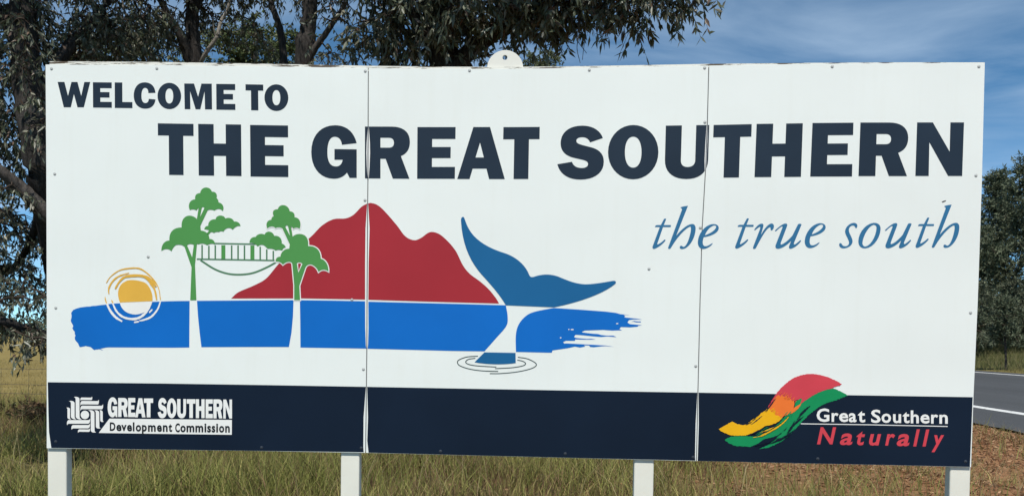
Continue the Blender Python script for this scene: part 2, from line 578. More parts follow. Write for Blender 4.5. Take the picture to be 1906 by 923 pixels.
for i in range(na):
    j = (i + 1) % na
    fs.append((i, i + n, j + n, j))
for i in range(18):
    a, b_ = na + i, na + (i + 1) % 18
    fs.append((a, b_, b_ + n, a + n))
mesh('lifting_lug', vs, fs, M['lug'], sign)


def panel_for(px):
    return panelL if px < 684 else (panelM if px < 1308 else panelR)


# navy bands
film('navy_band', [[(89.0, 710.8), (300, 713.2), (500, 716.2), (681.0, 719.4), (676.8, 776), (676.3, 831), (677.0, 840.8), (480, 838.2), (280, 835.6), (95.6, 832.8), (91.4, 804), (90.3, 770)]], M['navy'], 1, panelL)
film('navy_band', [[(683.4, 719.4), (900, 723.4), (1100, 727), (1298.0, 730.2), (1294.8, 788), (1293.6, 849), (1294.2, 856.4), (1100, 852.0), (900, 847.1), (686, 841.6), (683.6, 820), (685, 776)]], M['navy'], 1, panelM)
film('navy_band', [[(1300.4, 730.2), (1500, 733.6), (1810.4, 738.6), (1805.2, 868.0), (1680, 865.2), (1500, 861.5), (1298.6, 857.0), (1300.6, 790)]], M['navy'], 1, panelR)

# headings
HEAD = [
    ('W', (107.3, 153), (168, 153.2), (168, 200.2), (107.3, 200)), ('E', (173, 153.6), (208, 153.9), (208.2, 201), (173.3, 200.6)),
    ('L', (213.6, 153.9), (246.4, 154.2), (246.6, 201.7), (213.8, 201.3)), ('C', (249, 153.6), (289.5, 153.9), (289.5, 202.9), (249, 202.5)),
    ('O', (293.3, 154.4), (337.3, 154.8), (337.3, 203.8), (293.3, 203.4)), ('M', (343, 155.9), (394.2, 156.3), (394.8, 204.1), (343.4, 203.6)),
    ('E', (402.5, 156.7), (437.8, 157), (438.2, 205), (402.9, 204.6)), ('T', (457, 157.4), (490, 158), (490.6, 206), (457.4, 205.4)),
    ('O', (492.2, 157.3), (536.6, 157.6), (536.8, 207.2), (492.4, 206.8)),
    ('T', (293.8, 229.9), (360.2, 231), (361, 326.4), (294.6, 325.4)), ('H', (368.9, 231), (448.8, 232.2), (449.6, 328), (370, 326.8)),
    ('E', (465.5, 232.9), (536.2, 234), (536.8, 329.8), (466.4, 328.8)), ('G', (579.4, 233.5), (664, 233.5), (664, 332.9), (579.4, 332.9)),
    ('R', (679.3, 235.9), (763, 236.1), (763, 333), (679.3, 332.2)), ('E', (777, 236.9), (848.1, 236.9), (846.6, 333), (776.4, 333)),
    ('A', (851, 236.8), (939.6, 236.8), (939.6, 333.6), (851, 333.4)), ('T', (937, 237), (1004.7, 236.6), (1003, 333.3), (935.2, 333.5)),
    ('S', (1037.4, 234.2), (1123.9, 234.2), (1123.9, 334.5), (1037.4, 334.5)), ('O', (1131.9, 233), (1225.7, 233), (1225.3, 334), (1131.5, 334)),
    ('U', (1239.3, 234.2), (1320.2, 233), (1317, 333.4), (1236.6, 333.6)), ('T', (1328.2, 233), (1399.2, 231.4), (1396, 330.4), (1325, 331)),
    ('H', (1408.3, 231), (1494.3, 229.8), (1490.8, 329.4), (1404.3, 330)), ('E', (1512.3, 229.3), (1588.5, 228.7), (1585.8, 328.7), (1508, 328.9)),
    ('R', (1601.5, 228.4), (1691, 228.4), (1689, 328), (1597.8, 328)), ('N', (1707, 228.2), (1794.3, 228.2), (1790.8, 327.8), (1703.7, 327.8)),
]
for ch, tl, tr_, br, bl in HEAD:
    film('letter', quad(path(CAPS[ch]), tl, tr_, br, bl), M['slate'], 1, panel_for((tl[0] + br[0]) / 2))

# places where the film was trimmed back beside the seams
def sliver(pl, pr, parent, layer=2):
    film('seam_strip', [pl + pr[::-1]], M['cut'], layer, parent)


sliver([(685.0, 236.5), (682.6, 265), (682.0, 285), (682.8, 310), (684.4, 331.8)], [(685.0 - .15, 236.5), (684.4, 265), (684.2, 285), (684.2, 310), (684.4 - .05, 331.8)], panelL)
sliver([(686.3, 236.5), (686.1, 265), (685.9, 285), (685.9, 310), (685.8, 331.8)], [(686.5, 236.5), (688.6, 265), (689.0, 285), (688.0, 310), (686.4, 331.8)], panelM)
sliver([(1315.2, 233.4), (1312.6, 270), (1311.3, 300), (1311.8, 322)], [(1315.7, 233.4), (1314.0, 270), (1313.2, 300), (1312.3, 322)], panelM)
sliver([(1317.3, 233.2), (1315.9, 262), (1314.8, 290), (1313.8, 316)], [(1317.6, 233.2), (1316.6, 262), (1315.4, 290), (1314.2, 316)], panelR)

# the script line "the true south": pen-drawn letters
SA = (1200, 360, 6.3533)
SCR_T = 'M228 303 C232 296 250 296 254 303 L226 374 L305 374 C313 376 312 396 302 398 L217 398 L150 590 C146 602 150 606 160 600 C185 588 215 565 232 547 C240 544 248 550 246 556 C220 595 160 640 118 655 C100 660 88 650 92 630 L178 398 L130 398 C122 400 120 396 122 392 C124 382 135 375 150 374 L190 374 Z'
SCR_H = 'M423 166 C445 155 480 150 512 147 L372 500 C430 430 500 365 560 361 C592 361 605 390 602 425 C598 500 560 590 500 635 C475 655 445 662 425 655 C408 646 412 622 428 618 C442 617 445 630 462 632 C490 625 520 560 540 470 C548 430 550 405 540 392 C500 400 400 490 312 640 C305 655 295 658 283 655 C275 652 275 645 278 637 L440 195 C442 185 437 175 423 170 Z'
SCR_E = 'M800 588 C805 590 803 597 798 602 C770 635 725 657 690 657 C650 657 625 620 628 570 C632 490 690 400 770 370 C830 350 880 370 876 415 C870 465 790 505 698 518 C688 545 682 580 690 605 C697 625 720 628 745 618 C765 610 785 595 800 588 Z M712 495 C770 475 830 440 845 400 C848 380 830 375 810 382 C770 398 730 440 712 495 Z'
SCR_R = 'M1295 430 C1310 405 1345 358 1385 357 C1405 357 1407 375 1400 400 L1375 490 C1400 440 1450 365 1495 356 C1520 353 1530 375 1528 395 C1525 420 1510 440 1495 438 C1482 430 1495 405 1480 400 C1440 410 1380 520 1318 640 C1310 657 1295 658 1285 655 C1278 650 1280 640 1283 630 L1360 430 C1368 405 1370 395 1360 396 C1345 400 1320 425 1308 434 C1300 438 1292 436 1295 430 Z'
SCR_U = 'M1540 440 C1545 432 1620 360 1660 356 C1685 353 1690 368 1683 388 L1610 580 C1605 600 1608 608 1622 602 C1665 585 1720 530 1748 495 L1810 370 C1815 355 1850 355 1855 368 L1765 585 C1760 602 1768 606 1780 600 C1800 588 1825 565 1838 553 C1846 552 1850 560 1847 566 C1820 605 1770 645 1728 655 C1705 655 1700 640 1708 620 L1732 560 C1690 605 1630 650 1580 655 C1550 655 1540 640 1548 610 L1630 400 C1632 392 1625 390 1618 393 C1595 405 1570 430 1555 445 C1545 450 1538 446 1540 440 Z'
SCR_S = 'M608 378 C610 398 600 415 590 411 C583 405 578 382 560 380 C530 378 505 405 508 440 C512 480 555 530 552 570 C548 620 490 650 440 650 C405 648 388 620 394 598 C400 582 418 585 425 600 C432 620 455 628 480 622 C508 612 515 590 505 560 C495 525 460 480 463 445 C468 390 525 350 565 348 C590 348 605 360 608 378 Z'
SCR_O = 'M620 560 C622 470 700 360 800 348 C860 345 888 380 883 430 C875 530 795 645 700 650 C650 650 618 620 620 560 Z M668 590 C670 610 685 630 705 628 C770 615 830 500 835 410 C836 385 820 372 798 372 C740 385 672 510 668 590 Z'
for s_, dx_, dy_ in ((SCR_T, 0, 0), (SCR_H, 0, 0), (SCR_E, 0, 0), (SCR_T, 978, -3), (SCR_R, 0, 0), (SCR_U, 0, 0), (SCR_E, 1264, -10),
                     (SCR_S, 1906, 0), (SCR_O, 1906, 0), (SCR_U, 1906 - 605, -5), (SCR_T, 1906 + 1205, -12), (SCR_H, 1906 + 1212, -14)):
    c_ = frame(path(s_, 7), *SA, dx_, dy_)
    film('letter', c_, M['script'], 1, panel_for(c_[0][0][0] - 4))
film('scuff_mark', frame(path('M1605 100 L1630 88 L1660 82 L1650 96 L1615 108 Z'), 1500, 360, 6.3533), M['black'], 1, panelR)

# emblem: mountain
top = smooth_line([(430.2, 555.4), (444, 543.6), (473.7, 530.7), (495.8, 517.8), (517.9, 492), (548, 462), (576.8, 442.3), (598.9, 420.2), (621, 408), (643, 406.6), (657.8, 400), (672.6, 385.2), (683.4, 379)], 5)
film('red_mountain', [top + [(680.4, 425), (679.6, 490), (679.6, 557.4), (565, 555.2)]], M['red'], 1, panelL)
top = smooth_line([(685.4, 378.8), (690.9, 377.9), (702.3, 381.5), (715.3, 392.5), (738, 418.5), (754.3, 439.6), (770.5, 447), (783.5, 442.9), (799.8, 432.2), (816, 434.8), (832.3, 447.8), (848.5, 467.3), (861.5, 493.3), (874.5, 509.5), (894, 524), (910.3, 538.8), (923.3, 555), (929, 564.8)], 5)
film('red_mountain', [top + [(800, 561.3), (685.6, 557.8), (686.2, 490), (688, 425)]], M['red'], 1, panelM)

# emblem: sea in four pieces
rough_left = [(65, 530), (70, 575), (62, 600), (80, 640), (78, 670), (95, 700), (105, 740), (97, 765), (115, 800), (150, 850), (200, 840), (250, 848), (285, 875), (330, 870), (375, 880), (340, 862), (420, 852)]
fs_ = (120, 480, 5.13)
jag = []
rl = [(x, y) for x, y in rough_left]
for i in range(len(rl) - 1):
    for k in range(3):
        t = k / 3
        jag.append((rl[i][0] * (1 - t) + rl[i + 1][0] * t + random.uniform(-4, 4), rl[i][1] * (1 - t) + rl[i + 1][1] * t + random.uniform(-3, 3)))
sea1 = frame([[(85, 495), (72, 512)] + jag + [(420, 852)]], *fs_)[0]
top_r = frame([[(520, 432), (440, 437), (400, 444), (340, 450), (300, 456), (270, 457), (240, 463), (210, 464), (180, 468), (150, 472), (115, 482)]], *fs_)[0]
film('blue_sea', [sea1 + [(320, 646.7), (352.4, 646.3), (353.0, 559.8), (320, 560.2), (283.7, 561.5)] + top_r], M['sea'], 1, panelL)
film('blue_sea', [[(366.7, 559.6), (546.4, 558.4), (545.4, 587.8), (542.6, 618.7), (537.8, 645.4), (460, 645.4), (375, 645.7), (371.7, 618.7), (368.6, 587.8)]], M['sea'], 1, panelL)
film('blue_sea', [[(558.3, 558.4), (620, 559.2), (679.6, 560.4), (679.8, 610), (681, 643), (682.2, 648.4), (559.3, 646.4), (559, 600)]], M['sea'], 1, panelL)
wl = smooth_line([(901.7, 653.5), (923.2, 629.3), (942.3, 606.7), (945, 589.4), (941.6, 567.9)], 5)
film('blue_sea', [[(684.2, 648.6), (760, 650.6), (840, 652.7)] + wl + [(860, 565.6), (685.6, 561.2), (686, 610), (685.2, 640)]], M['sea'], 1, panelM)
rag = [(60, 805), (70, 770), (310, 735), (420, 710), (500, 725), (585, 708), (555, 690), (640, 692), (660, 715), (720, 720), (830, 706), (900, 701), (1035, 715), (900, 693), (700, 682), (290, 660), (255, 662), (235, 640), (280, 620), (420, 620), (425, 597), (600, 602), (745, 599), (680, 588), (600, 590), (440, 575), (405, 560), (430, 525), (560, 535), (700, 550), (830, 560), (920, 551), (1070, 562), (1020, 540), (930, 540), (830, 530), (780, 514), (700, 510), (540, 490), (530, 480), (575, 460), (860, 450), (1000, 460), (1155, 455), (1115, 435), (1140, 405), (1280, 410), (1400, 400), (1410, 386), (1465, 377), (1400, 371), (1280, 360), (1240, 335), (1265, 297), (1330, 286), (1470, 289), (1380, 274), (1220, 258), (1190, 250), (1205, 235), (1180, 215), (1285, 221), (1170, 208), (1130, 205), (1060, 185), (900, 165), (500, 135), (90, 108)]
rg = frame([rag], 1020, 560, 8.389)[0]
wr = smooth_line([(1030.7, 572.7), (992.6, 580.7), (975.2, 591), (964, 606.7), (960, 625.8), (960.3, 654.6)], 5)
film('blue_sea', [wr[1:] + [(1020, 656)] + rg], M['sea'], 1, panelM)
film('blue_sea', frame([[(1290, 324), (1345, 310), (1400, 318), (1450, 318), (1450, 332), (1380, 332), (1330, 320)]], 1020, 560, 8.389), M['sea'], 1, panelM)
for a, b_ in (((1080, 352), 2.2), ((378, 445), 3.0), ((325, 443), 1.2), ((198, 573), 1.6)):
    x_, y_ = 1020 + a[0] / 8.389, 560 + a[1] / 8.389
    film('sea_fleck', box(path(oval(0, 0, 1, 1)), x_ - b_, y_ - 1, x_ + b_, y_ + 1), M['cut'], 2, panelM)

# emblem: whale tail and ripples
film('whale_tail', frame(path('M52 62 C50 45 60 35 68 42 C75 55 78 75 95 105 C125 160 190 205 290 235 C350 255 400 300 418 350 C424 365 435 363 445 360 C490 345 530 345 570 358 C620 378 660 398 720 401 C770 400 820 390 870 382 C885 381 888 392 878 400 C830 440 720 490 552 524 L293 513 C260 455 210 400 160 345 C100 275 60 190 52 62 Z'), 840, 390, 2.884), M['tail'], 2, panelM)
film('whale_tail', frame(path('M178 765 L345 768 L346 822 C290 832 200 832 125 818 Z'), 840, 390, 2.884), M['tail'], 2, panelM)
for pts in ([(510, 435), (300, 450), (150, 505), (118, 560), (170, 620), (350, 680), (600, 715), (895, 725)],
            [(460, 475), (330, 495), (275, 545), (330, 590), (500, 620), (860, 642)],
            [(1260, 510), (1360, 530), (1418, 575), (1360, 620), (1150, 655), (835, 672)],
            [(1270, 455), (1450, 485), (1600, 560), (1615, 620), (1500, 680), (1250, 735), (950, 765), (735, 767)]):
    sl = smooth_line(frame([pts], 840, 620, 10.25)[0], 5)
    stroke('ripple_line', sl, 1.7, M['line'], 1, panelM)

# emblem: forest giants and tree-top walk
T1 = 'M70 838 C65 765 110 708 168 710 C160 610 215 548 318 550 C308 440 370 402 420 405 C460 408 490 428 505 448 L527 310 C518 318 508 330 500 343 C480 325 440 322 420 338 C395 300 400 210 485 205 C475 160 500 128 545 130 C555 40 670 40 690 112 C740 108 762 150 745 190 C765 203 772 222 770 242 C820 252 848 300 822 350 C800 315 755 315 720 343 C690 328 650 328 635 345 L548 530 L553 588 C610 590 660 625 658 690 C700 690 728 715 728 760 C705 745 665 745 630 768 C600 745 560 740 525 757 C515 750 508 752 505 760 L482 1013 L499 1440 L424 1440 L440 1036 L355 790 C330 760 290 758 250 765 C220 785 205 810 193 843 C165 805 110 805 70 838 Z M385 768 C400 750 445 745 468 765 L447 915 Z M565 310 C570 298 590 296 598 312 L543 425 Z'
T1b = 'M596 572 C600 545 620 530 645 530 C640 480 680 445 735 450 C740 390 840 390 855 440 C900 420 950 440 962 478 C1005 470 1040 500 1040 535 C1010 520 970 545 945 578 C920 545 860 545 830 602 C810 590 785 595 775 607 C755 600 730 605 715 618 C700 605 685 605 675 608 L648 640 L625 625 L655 588 C640 575 615 572 596 572 Z'
T2 = 'M250 365 C225 320 240 260 300 258 C298 235 310 220 330 215 C300 165 325 125 378 130 C390 55 510 60 525 155 C570 155 590 190 583 228 C640 228 675 290 645 370 C620 350 590 352 568 367 C560 352 548 340 540 337 L560 465 C600 425 660 425 700 445 C745 470 755 520 750 580 C830 575 905 615 905 735 C955 745 1000 800 1000 893 C960 860 910 865 878 897 C860 840 800 800 770 805 C740 810 725 825 715 850 L642 1067 L651 1242 L579 1242 L579 1059 L555 800 C550 770 500 755 440 808 C425 790 400 765 350 770 C348 735 370 708 410 710 C415 650 460 612 518 612 L525 560 L435 365 C400 345 370 350 350 362 C325 330 280 335 250 365 Z M470 345 C478 320 492 320 503 335 L528 455 Z M612 795 L630 905 L680 800 C665 775 625 775 612 795 Z'
T2b = 'M30 540 C30 490 65 465 105 468 C125 430 180 420 215 440 C230 390 310 385 335 455 C390 445 435 490 425 548 C450 555 470 575 475 597 C455 600 440 605 432 635 C410 628 380 620 350 635 C325 610 290 610 255 612 C240 600 230 590 225 585 C195 555 160 560 130 585 C100 545 60 535 30 540 Z'
F1, F2 = (290, 340, 6.594), (460, 370, 6.594)
fb = (340, 440, 4.196)
stroke('footbridge_rail', frame([[(250, 55), (400, 58), (570, 61)]], *fb)[0], 2.8, M['bridge'], 1, panelL)
stroke('footbridge_rail', frame([[(110, 177), (400, 182), (722, 188)]], *fb)[0], 2.8, M['bridge'], 1, panelL)
for bx, w_, y0_ in ((152, 2.8, 62), (205, 2.8, 68), (255, 2.8, 64), (318, 7.5, 64), (383, 2.8, 66), (433, 2.8, 66), (483, 2.8, 66), (545, 7.5, 66), (606, 2.8, 76), (657, 2.8, 96), (708, 2.8, 108)):
    a = 340 + bx / 4.196
    y1_ = 440 + (176 + 0.016 * (bx - 110)) / 4.196 - 1.0
    film('footbridge_baluster', [[(a - w_ / 2, 440 + y0_ / 4.196 + 1), (a + w_ / 2, 440 + y0_ / 4.196 + 1), (a + w_ / 2, y1_), (a - w_ / 2, y1_)]], M['leafgreen'] if w_ > 5 else M['bridge'], 1, panelL)
stroke('footbridge_cable', smooth_line(frame([[(140, 186), (250, 255), (350, 290), (450, 298), (550, 285), (650, 245), (728, 203)]], *fb)[0], 5), 3.4, M['bridge'], 1, panelL)
c2 = frame(path(T2), *F2)
for c_ in (c2[0], c2[2]):
    stroke('emblem_outline', c_, 3.6, M['cut'], 2, panelL, closed=True)
for s_, F_ in ((T1, F1), (T1b, F1), (T2b, F2)):
    film('emblem_tree', frame(path(s_), *F_), M['leafgreen'], 2, panelL)
film('emblem_tree', c2, M['leafgreen'], 3, panelL)

# emblem: setting sun
film('emblem_sun', frame(path('M530 425 C490 330 520 250 580 225 C620 195 720 215 770 235 C820 270 850 350 840 412 Z'), *fs_), M['sunyel'], 1, panelL)
film('sun_reflection', frame(path('M530 430 L840 416 C830 480 780 532 680 540 C590 535 545 490 530 430 Z'), *fs_), M['cut'], 2, panelL)
for pts, w_, mt, ly in (
        ([(400, 240), (440, 180), (520, 122), (600, 102), (700, 98), (770, 130), (850, 205), (900, 290), (918, 400)], 2.4, 'sunyel', 2),
        ([(425, 345), (425, 290), (460, 225), (520, 175), (620, 143)], 3.0, 'sunyel', 2),
        ([(485, 295), (520, 235), (570, 185), (640, 170), (740, 172), (800, 205), (835, 255), (865, 310), (882, 400)], 4.4, 'sunyel', 3),
        ([(740, 165), (800, 190), (850, 235), (875, 275)], 4.6, 'sunyel', 4),
        ([(388, 372), (394, 405), (405, 435)], 1.8, 'sunyel', 2), ([(450, 400), (465, 432)], 1.8, 'sunyel', 2),
        ([(405, 435), (440, 505), (490, 565), (552, 605)], 4.0, 'cut', 2),
        ([(918, 413), (890, 490), (830, 560), (760, 590), (715, 600)], 3.2, 'cut', 2),
        ([(665, 614), (712, 606)], 2.6, 'cut', 2), ([(810, 522), (840, 490)], 2.6, 'cut', 2),
        ([(462, 433), (500, 510), (560, 562), (640, 582), (710, 572), (770, 530), (812, 470), (835, 418)], 4.0, 'cut', 3)):
    sl = smooth_line(frame([pts], *fs_)[0], 5)
    nn_ = len(sl)
    tp = [0.45 + 0.55 * math.sin(math.pi * (i + 1) / (nn_ + 1)) + random.uniform(-.12, .12) for i in range(nn_)]
    stroke('sun_ring', sl, w_ * 1.15, M[mt], ly, panelL, taper=tp)

# development commission mark
FL = (115, 730, 10.859)
MARK = ['M248 90 C290 82 340 85 360 120 L362 490 C365 515 385 535 412 543 C350 550 300 530 285 490 L283 130 C280 105 265 98 248 90 Z',
        'M150 172 C200 160 245 170 262 205 L262 490 C265 520 280 535 302 543 C240 545 195 520 188 490 L188 215 C185 190 170 180 150 172 Z',
        'M95 305 C130 295 165 310 170 330 L168 500 C170 525 180 535 197 543 C150 545 118 525 118 500 L118 335 C115 318 105 310 95 305 Z',
        'M380 165 C375 130 385 100 400 100 L590 103 C605 100 610 90 615 80 C622 110 620 150 600 150 L405 148 C390 148 383 155 380 165 Z',
        'M378 265 C375 200 390 168 420 168 L720 172 C738 168 745 155 750 140 C758 190 750 240 730 240 L420 238 C395 238 385 250 378 265 Z',
        'M378 370 C375 300 390 265 420 265 L800 268 C822 264 830 250 835 233 C845 290 832 335 810 337 L420 335 C395 335 385 355 378 370 Z',
        'M535 358 C590 350 650 355 662 400 L665 770 C668 785 680 795 698 800 C650 815 600 805 590 770 L588 410 C585 380 560 365 535 358 Z',
        'M660 360 C710 350 755 365 760 400 L762 690 C765 705 775 715 790 720 C745 735 695 720 692 690 L690 410 C690 385 680 370 660 360 Z',
        'M765 358 C805 350 830 370 830 400 L830 560 C832 575 840 583 852 588 C815 600 785 590 782 565 L780 410 C780 385 775 370 765 358 Z',
        'M110 660 C100 600 115 555 150 555 L530 555 C560 555 575 540 578 515 C580 580 565 630 530 628 L150 628 C130 628 120 640 110 660 Z',
        'M200 750 C190 690 205 655 240 655 L530 655 C555 655 570 640 575 615 C578 680 565 722 530 722 L245 722 C220 722 208 735 200 750 Z',
        'M332 812 C322 770 335 742 370 742 L530 745 C555 745 570 738 575 715 C580 760 570 792 545 793 L370 790 C350 790 340 797 332 812 Z',
        oval(385, 365, 555, 535, .552)]
for s_ in MARK:
    film('logo_stroke', frame(path(s_, 6), *FL), M['cut'], 2, panelL)
for ch, x0, y0_, x1, y1_ in (('G', 200.6, 738.8, 218.6, 776), ('R', 220.2, 740, 238, 775.2), ('E', 238.8, 740, 252, 775.5), ('A', 251.6, 740.5, 271, 776), ('T', 268.2, 741, 285.2, 776),
                             ('S', 293.8, 740, 310.5, 777.7), ('O', 310.9, 740.6, 328.8, 777.7), ('U', 330, 742, 346.4, 777.7), ('T', 347.8, 742.4, 363.9, 777.2), ('H', 364.8, 742.4, 381, 777.4), ('E', 383, 742.7, 396.2, 777.7), ('R', 397.5, 742.7, 414.2, 777.9), ('N', 415.8, 743, 432, 778.2)):
    film('letter', box(path(CAPS[ch], 6), x0, y0_, x1, y1_), M['cut'], 2, panelL)
film('logo_bar', [[(184.0, 805.0), (203.9, 778.4), (431.8, 780.8), (431.6, 808.4), (268, 806.3), (264, 806.2)]], M['cut'], 2, panelL)


# small lettering set in Blender's built-in face, fitted glyph by glyph
def glyph(text, shear=0.0, bold=0.0):
    cu = bpy.data.curves.new('tmp', 'FONT')
    cu.body = text
    cu.shear = shear
    cu.offset = bold
    cu.resolution_u = 3
    ob = bpy.data.objects.new('tmp', cu)
    COL.objects.link(ob)
    dg = bpy.context.evaluated_depsgraph_get()
    dg.update()
    me = ob.evaluated_get(dg).to_mesh()
    V_ = [(v.co.x, v.co.y) for v in me.vertices]
    F_ = [tuple(p.vertices) for p in me.polygons]
    ob.evaluated_get(dg).to_mesh_clear()
    bpy.data.objects.remove(ob)
    bpy.data.curves.remove(cu)
    return V_, F_


def text(name, s_, tl, tr_, br, bl, mat, layer, parent, shear=0.0, bold=0.0):
    V_, F_ = glyph(s_, shear, bold)
    xs = [v[0] for v in V_]; ys = [v[1] for v in V_]
    x0, x1, y0_, y1_ = min(xs), max(xs), min(ys), max(ys)
    uv = [((x - x0) / (x1 - x0), (y1_ - y) / (y1_ - y0_)) for x, y in V_]
    q = quad([uv], tl, tr_, br, bl)[0]
    P = [plane_pt(x, y, layer) for x, y in q]
    fs = []
    for f in F_:
        a, b_, c = [P[i] for i in f[:3]]
        cr = (b_[0] - a[0]) * (c[2] - a[2]) - (b_[2] - a[2]) * (c[0] - a[0])
        fs.append(f if cr > 0 else f[::-1])
    return mesh(name, P, fs, mat, parent)


for ch, x0, y0_, x1, y1_ in (('D', 204.8, 785.2, 215.2, 801.2), ('e', 216.9, 789.6, 226.4, 801.8), ('v', 226, 790, 236, 801.8), ('e', 236.7, 789.9, 246, 802.2), ('l', 247.6, 785.2, 250.6, 802), ('o', 253, 790.2, 263, 802.6), ('p', 264.5, 790.3, 273.6, 807.6), ('m', 275.8, 790.4, 290.2, 802.7),
                             ('e', 292.4, 790.4, 301.6, 803), ('n', 303.4, 790.5, 312.4, 803), ('t', 314, 788, 320.8, 803.2),
                             ('C', 326.4, 787, 335, 804), ('o', 336, 791.2, 346, 804), ('m', 347.4, 791.3, 362, 803.8), ('m', 364, 791.4, 378.6, 804), ('i', 380.8, 787.4, 384.4, 804), ('s', 385.9, 791.6, 393, 804.4), ('s', 394.3, 791.7, 401, 804.4), ('i', 402.6, 787.6, 406.2, 804.2), ('o', 408, 791.9, 417.6, 804.6), ('n', 419.4, 791.9, 428, 804.4)):
    text('letter', ch, (x0, y0_), (x1, y0_), (x1, y1_), (x0, y1_), M['black'], 3, panelL, bold=0.034)

FG = (1500, 740, 6.807)
for ch, x0, y0_, x1, y1_ in (('G', 135, 133, 296, 303), ('r', 325, 190, 412, 302), ('e', 420, 190, 536, 305), ('a', 542, 192, 640, 308), ('t', 658, 165, 750, 310),
                             ('S', 825, 148, 946, 316), ('o', 957, 198, 1078, 316), ('u', 1103, 205, 1205, 319), ('t', 1225, 178, 1312, 320), ('h', 1327, 158, 1430, 321), ('e', 1450, 208, 1566, 324), ('r', 1585, 210, 1675, 325), ('n', 1690, 211, 1796, 327)):
    b0 = (1500 + x0 / 6.807, 740 + y0_ / 6.807, 1500 + x1 / 6.807, 740 + y1_ / 6.807)
    text('letter', ch, (b0[0], b0[1]), (b0[2], b0[1]), (b0[2], b0[3]), (b0[0], b0[3]), M['cut'], 2, panelR, bold=0.022)
for ch, x0, y0_, x1, y1_ in (('N', 140, 370, 382, 587), ('a', 430, 448, 590, 597), ('t', 640, 423, 748, 600), ('u', 800, 457, 952, 603), ('r', 1003, 455, 1130, 602), ('a', 1150, 455, 1312, 611), ('l', 1358, 397, 1442, 613), ('l', 1476, 399, 1562, 614), ('y', 1590, 470, 1750, 686)):
    b0 = (1500 + x0 / 6.807, 740 + y0_ / 6.807, 1500 + x1 / 6.807, 740 + y1_ / 6.807)
    text('letter', ch, (b0[0], b0[1]), (b0[2], b0[1]), (b0[2], b0[3]), (b0[0], b0[3]), M['bold_red'], 2, panelR, shear=0.22, bold=0.024)
stroke('underline', [(1490.5, 788.0), (1620, 789.9), (1763.7, 793.0)], 1.5, M['cut'], 2, panelR)

# brush-stroke swoosh
FN = (1330, 690, 5.769)


def roughen(conts, amp, every=9.0):
    o = []
    for c in conts:
        q = []
        n_ = len(c)
        for i in range(n_):
            a, b_ = Vector(c[i]), Vector(c[(i + 1) % n_])
            k = max(1, int((b_ - a).length / every))
            for j in range(k):
                p = a.lerp(b_, j / k)
                q.append((p.x + random.uniform(-amp, amp), p.y + random.uniform(-amp, amp)))
        o.append(q)
    return o


SW = [('green', 3.5, 2, 'M110 740 C150 705 200 695 280 697 L420 702 C520 690 600 640 680 590 C740 530 800 470 850 420 L870 330 L950 262 L960 320 C1010 280 1060 250 1120 230 C1180 202 1230 190 1275 186 C1340 210 1390 235 1430 262 L1370 285 L1300 315 L1200 345 C1130 370 1060 430 1000 480 C940 540 900 590 850 640 C780 720 680 790 560 825 L480 835 L600 780 L660 700 L520 735 C480 770 430 800 380 812 L240 805 C180 790 140 770 110 740 Z'),
      ('bold_red', 2.5, 3, 'M560 425 L590 350 L660 245 C720 170 760 140 800 105 C870 55 960 30 1050 30 C1150 35 1280 85 1365 140 L1345 158 L1290 168 L1270 185 C1180 200 1090 235 1020 285 C980 310 945 335 920 355 L940 290 L860 320 L700 300 L640 380 Z'),
      ('orange', 3, 4, 'M640 295 L680 255 L710 275 L720 250 L750 282 L765 262 L790 300 L805 282 L830 320 L850 315 L855 350 L845 400 L930 345 L900 400 L850 440 L800 470 L740 480 L720 505 L680 520 L640 480 L600 430 L575 420 Z'),
      ('yellow', 3, 5, 'M45 622 L100 590 L185 540 L240 568 L310 580 C380 560 460 500 500 450 L580 398 L610 440 L640 430 L650 470 L690 480 L720 512 C680 560 600 580 540 590 C480 640 400 665 330 692 L170 690 C120 670 70 650 45 622 Z')]
for mt, amp, ly, s_ in SW:
    film('swoosh_stroke', frame(roughen(path(s_, 8), amp), *FN), M[mt], ly, panelR)
for pts, w_, mt in (([(1028, 372), (990, 400), (940, 450), (915, 490)], 3.8, 'navy'), ([(960, 480), (900, 530), (830, 590), (790, 640)], 3.4, 'navy'), ([(860, 620), (780, 690), (690, 740), (560, 790)], 3.2, 'navy'),
                    ([(720, 660), (620, 730), (520, 770), (430, 800)], 5.0, 'navy'), ([(580, 595), (500, 630), (430, 660), (370, 690)], 3.2, 'navy'), ([(540, 640), (470, 680), (420, 690)], 2.4, 'navy'), ([(660, 290), (600, 370), (555, 430)], 1.8, 'navy'), ([(510, 480), (450, 530), (390, 575)], 2.0, 'navy'),
                    ([(410, 712), (500, 695), (590, 650), (690, 590), (760, 530), (800, 480)], 2.6, 'yellow'), ([(480, 665), (570, 630), (640, 600)], 1.8, 'yellow'), ([(640, 600), (720, 540), (770, 490), (820, 430)], 3.0, 'green'), ([(470, 480), (400, 530), (340, 570)], 2.0, 'yellow')):
    sl = smooth_line(frame([pts], *FN)[0], 6)
    tp = [max(0.15, math.sin(math.pi * (i + 0.5) / len(sl)) + random.uniform(-.3, .3)) for i in range(len(sl))]
    stroke('dry_brush_mark', sl, w_, M[mt], 6, panelR, taper=tp)

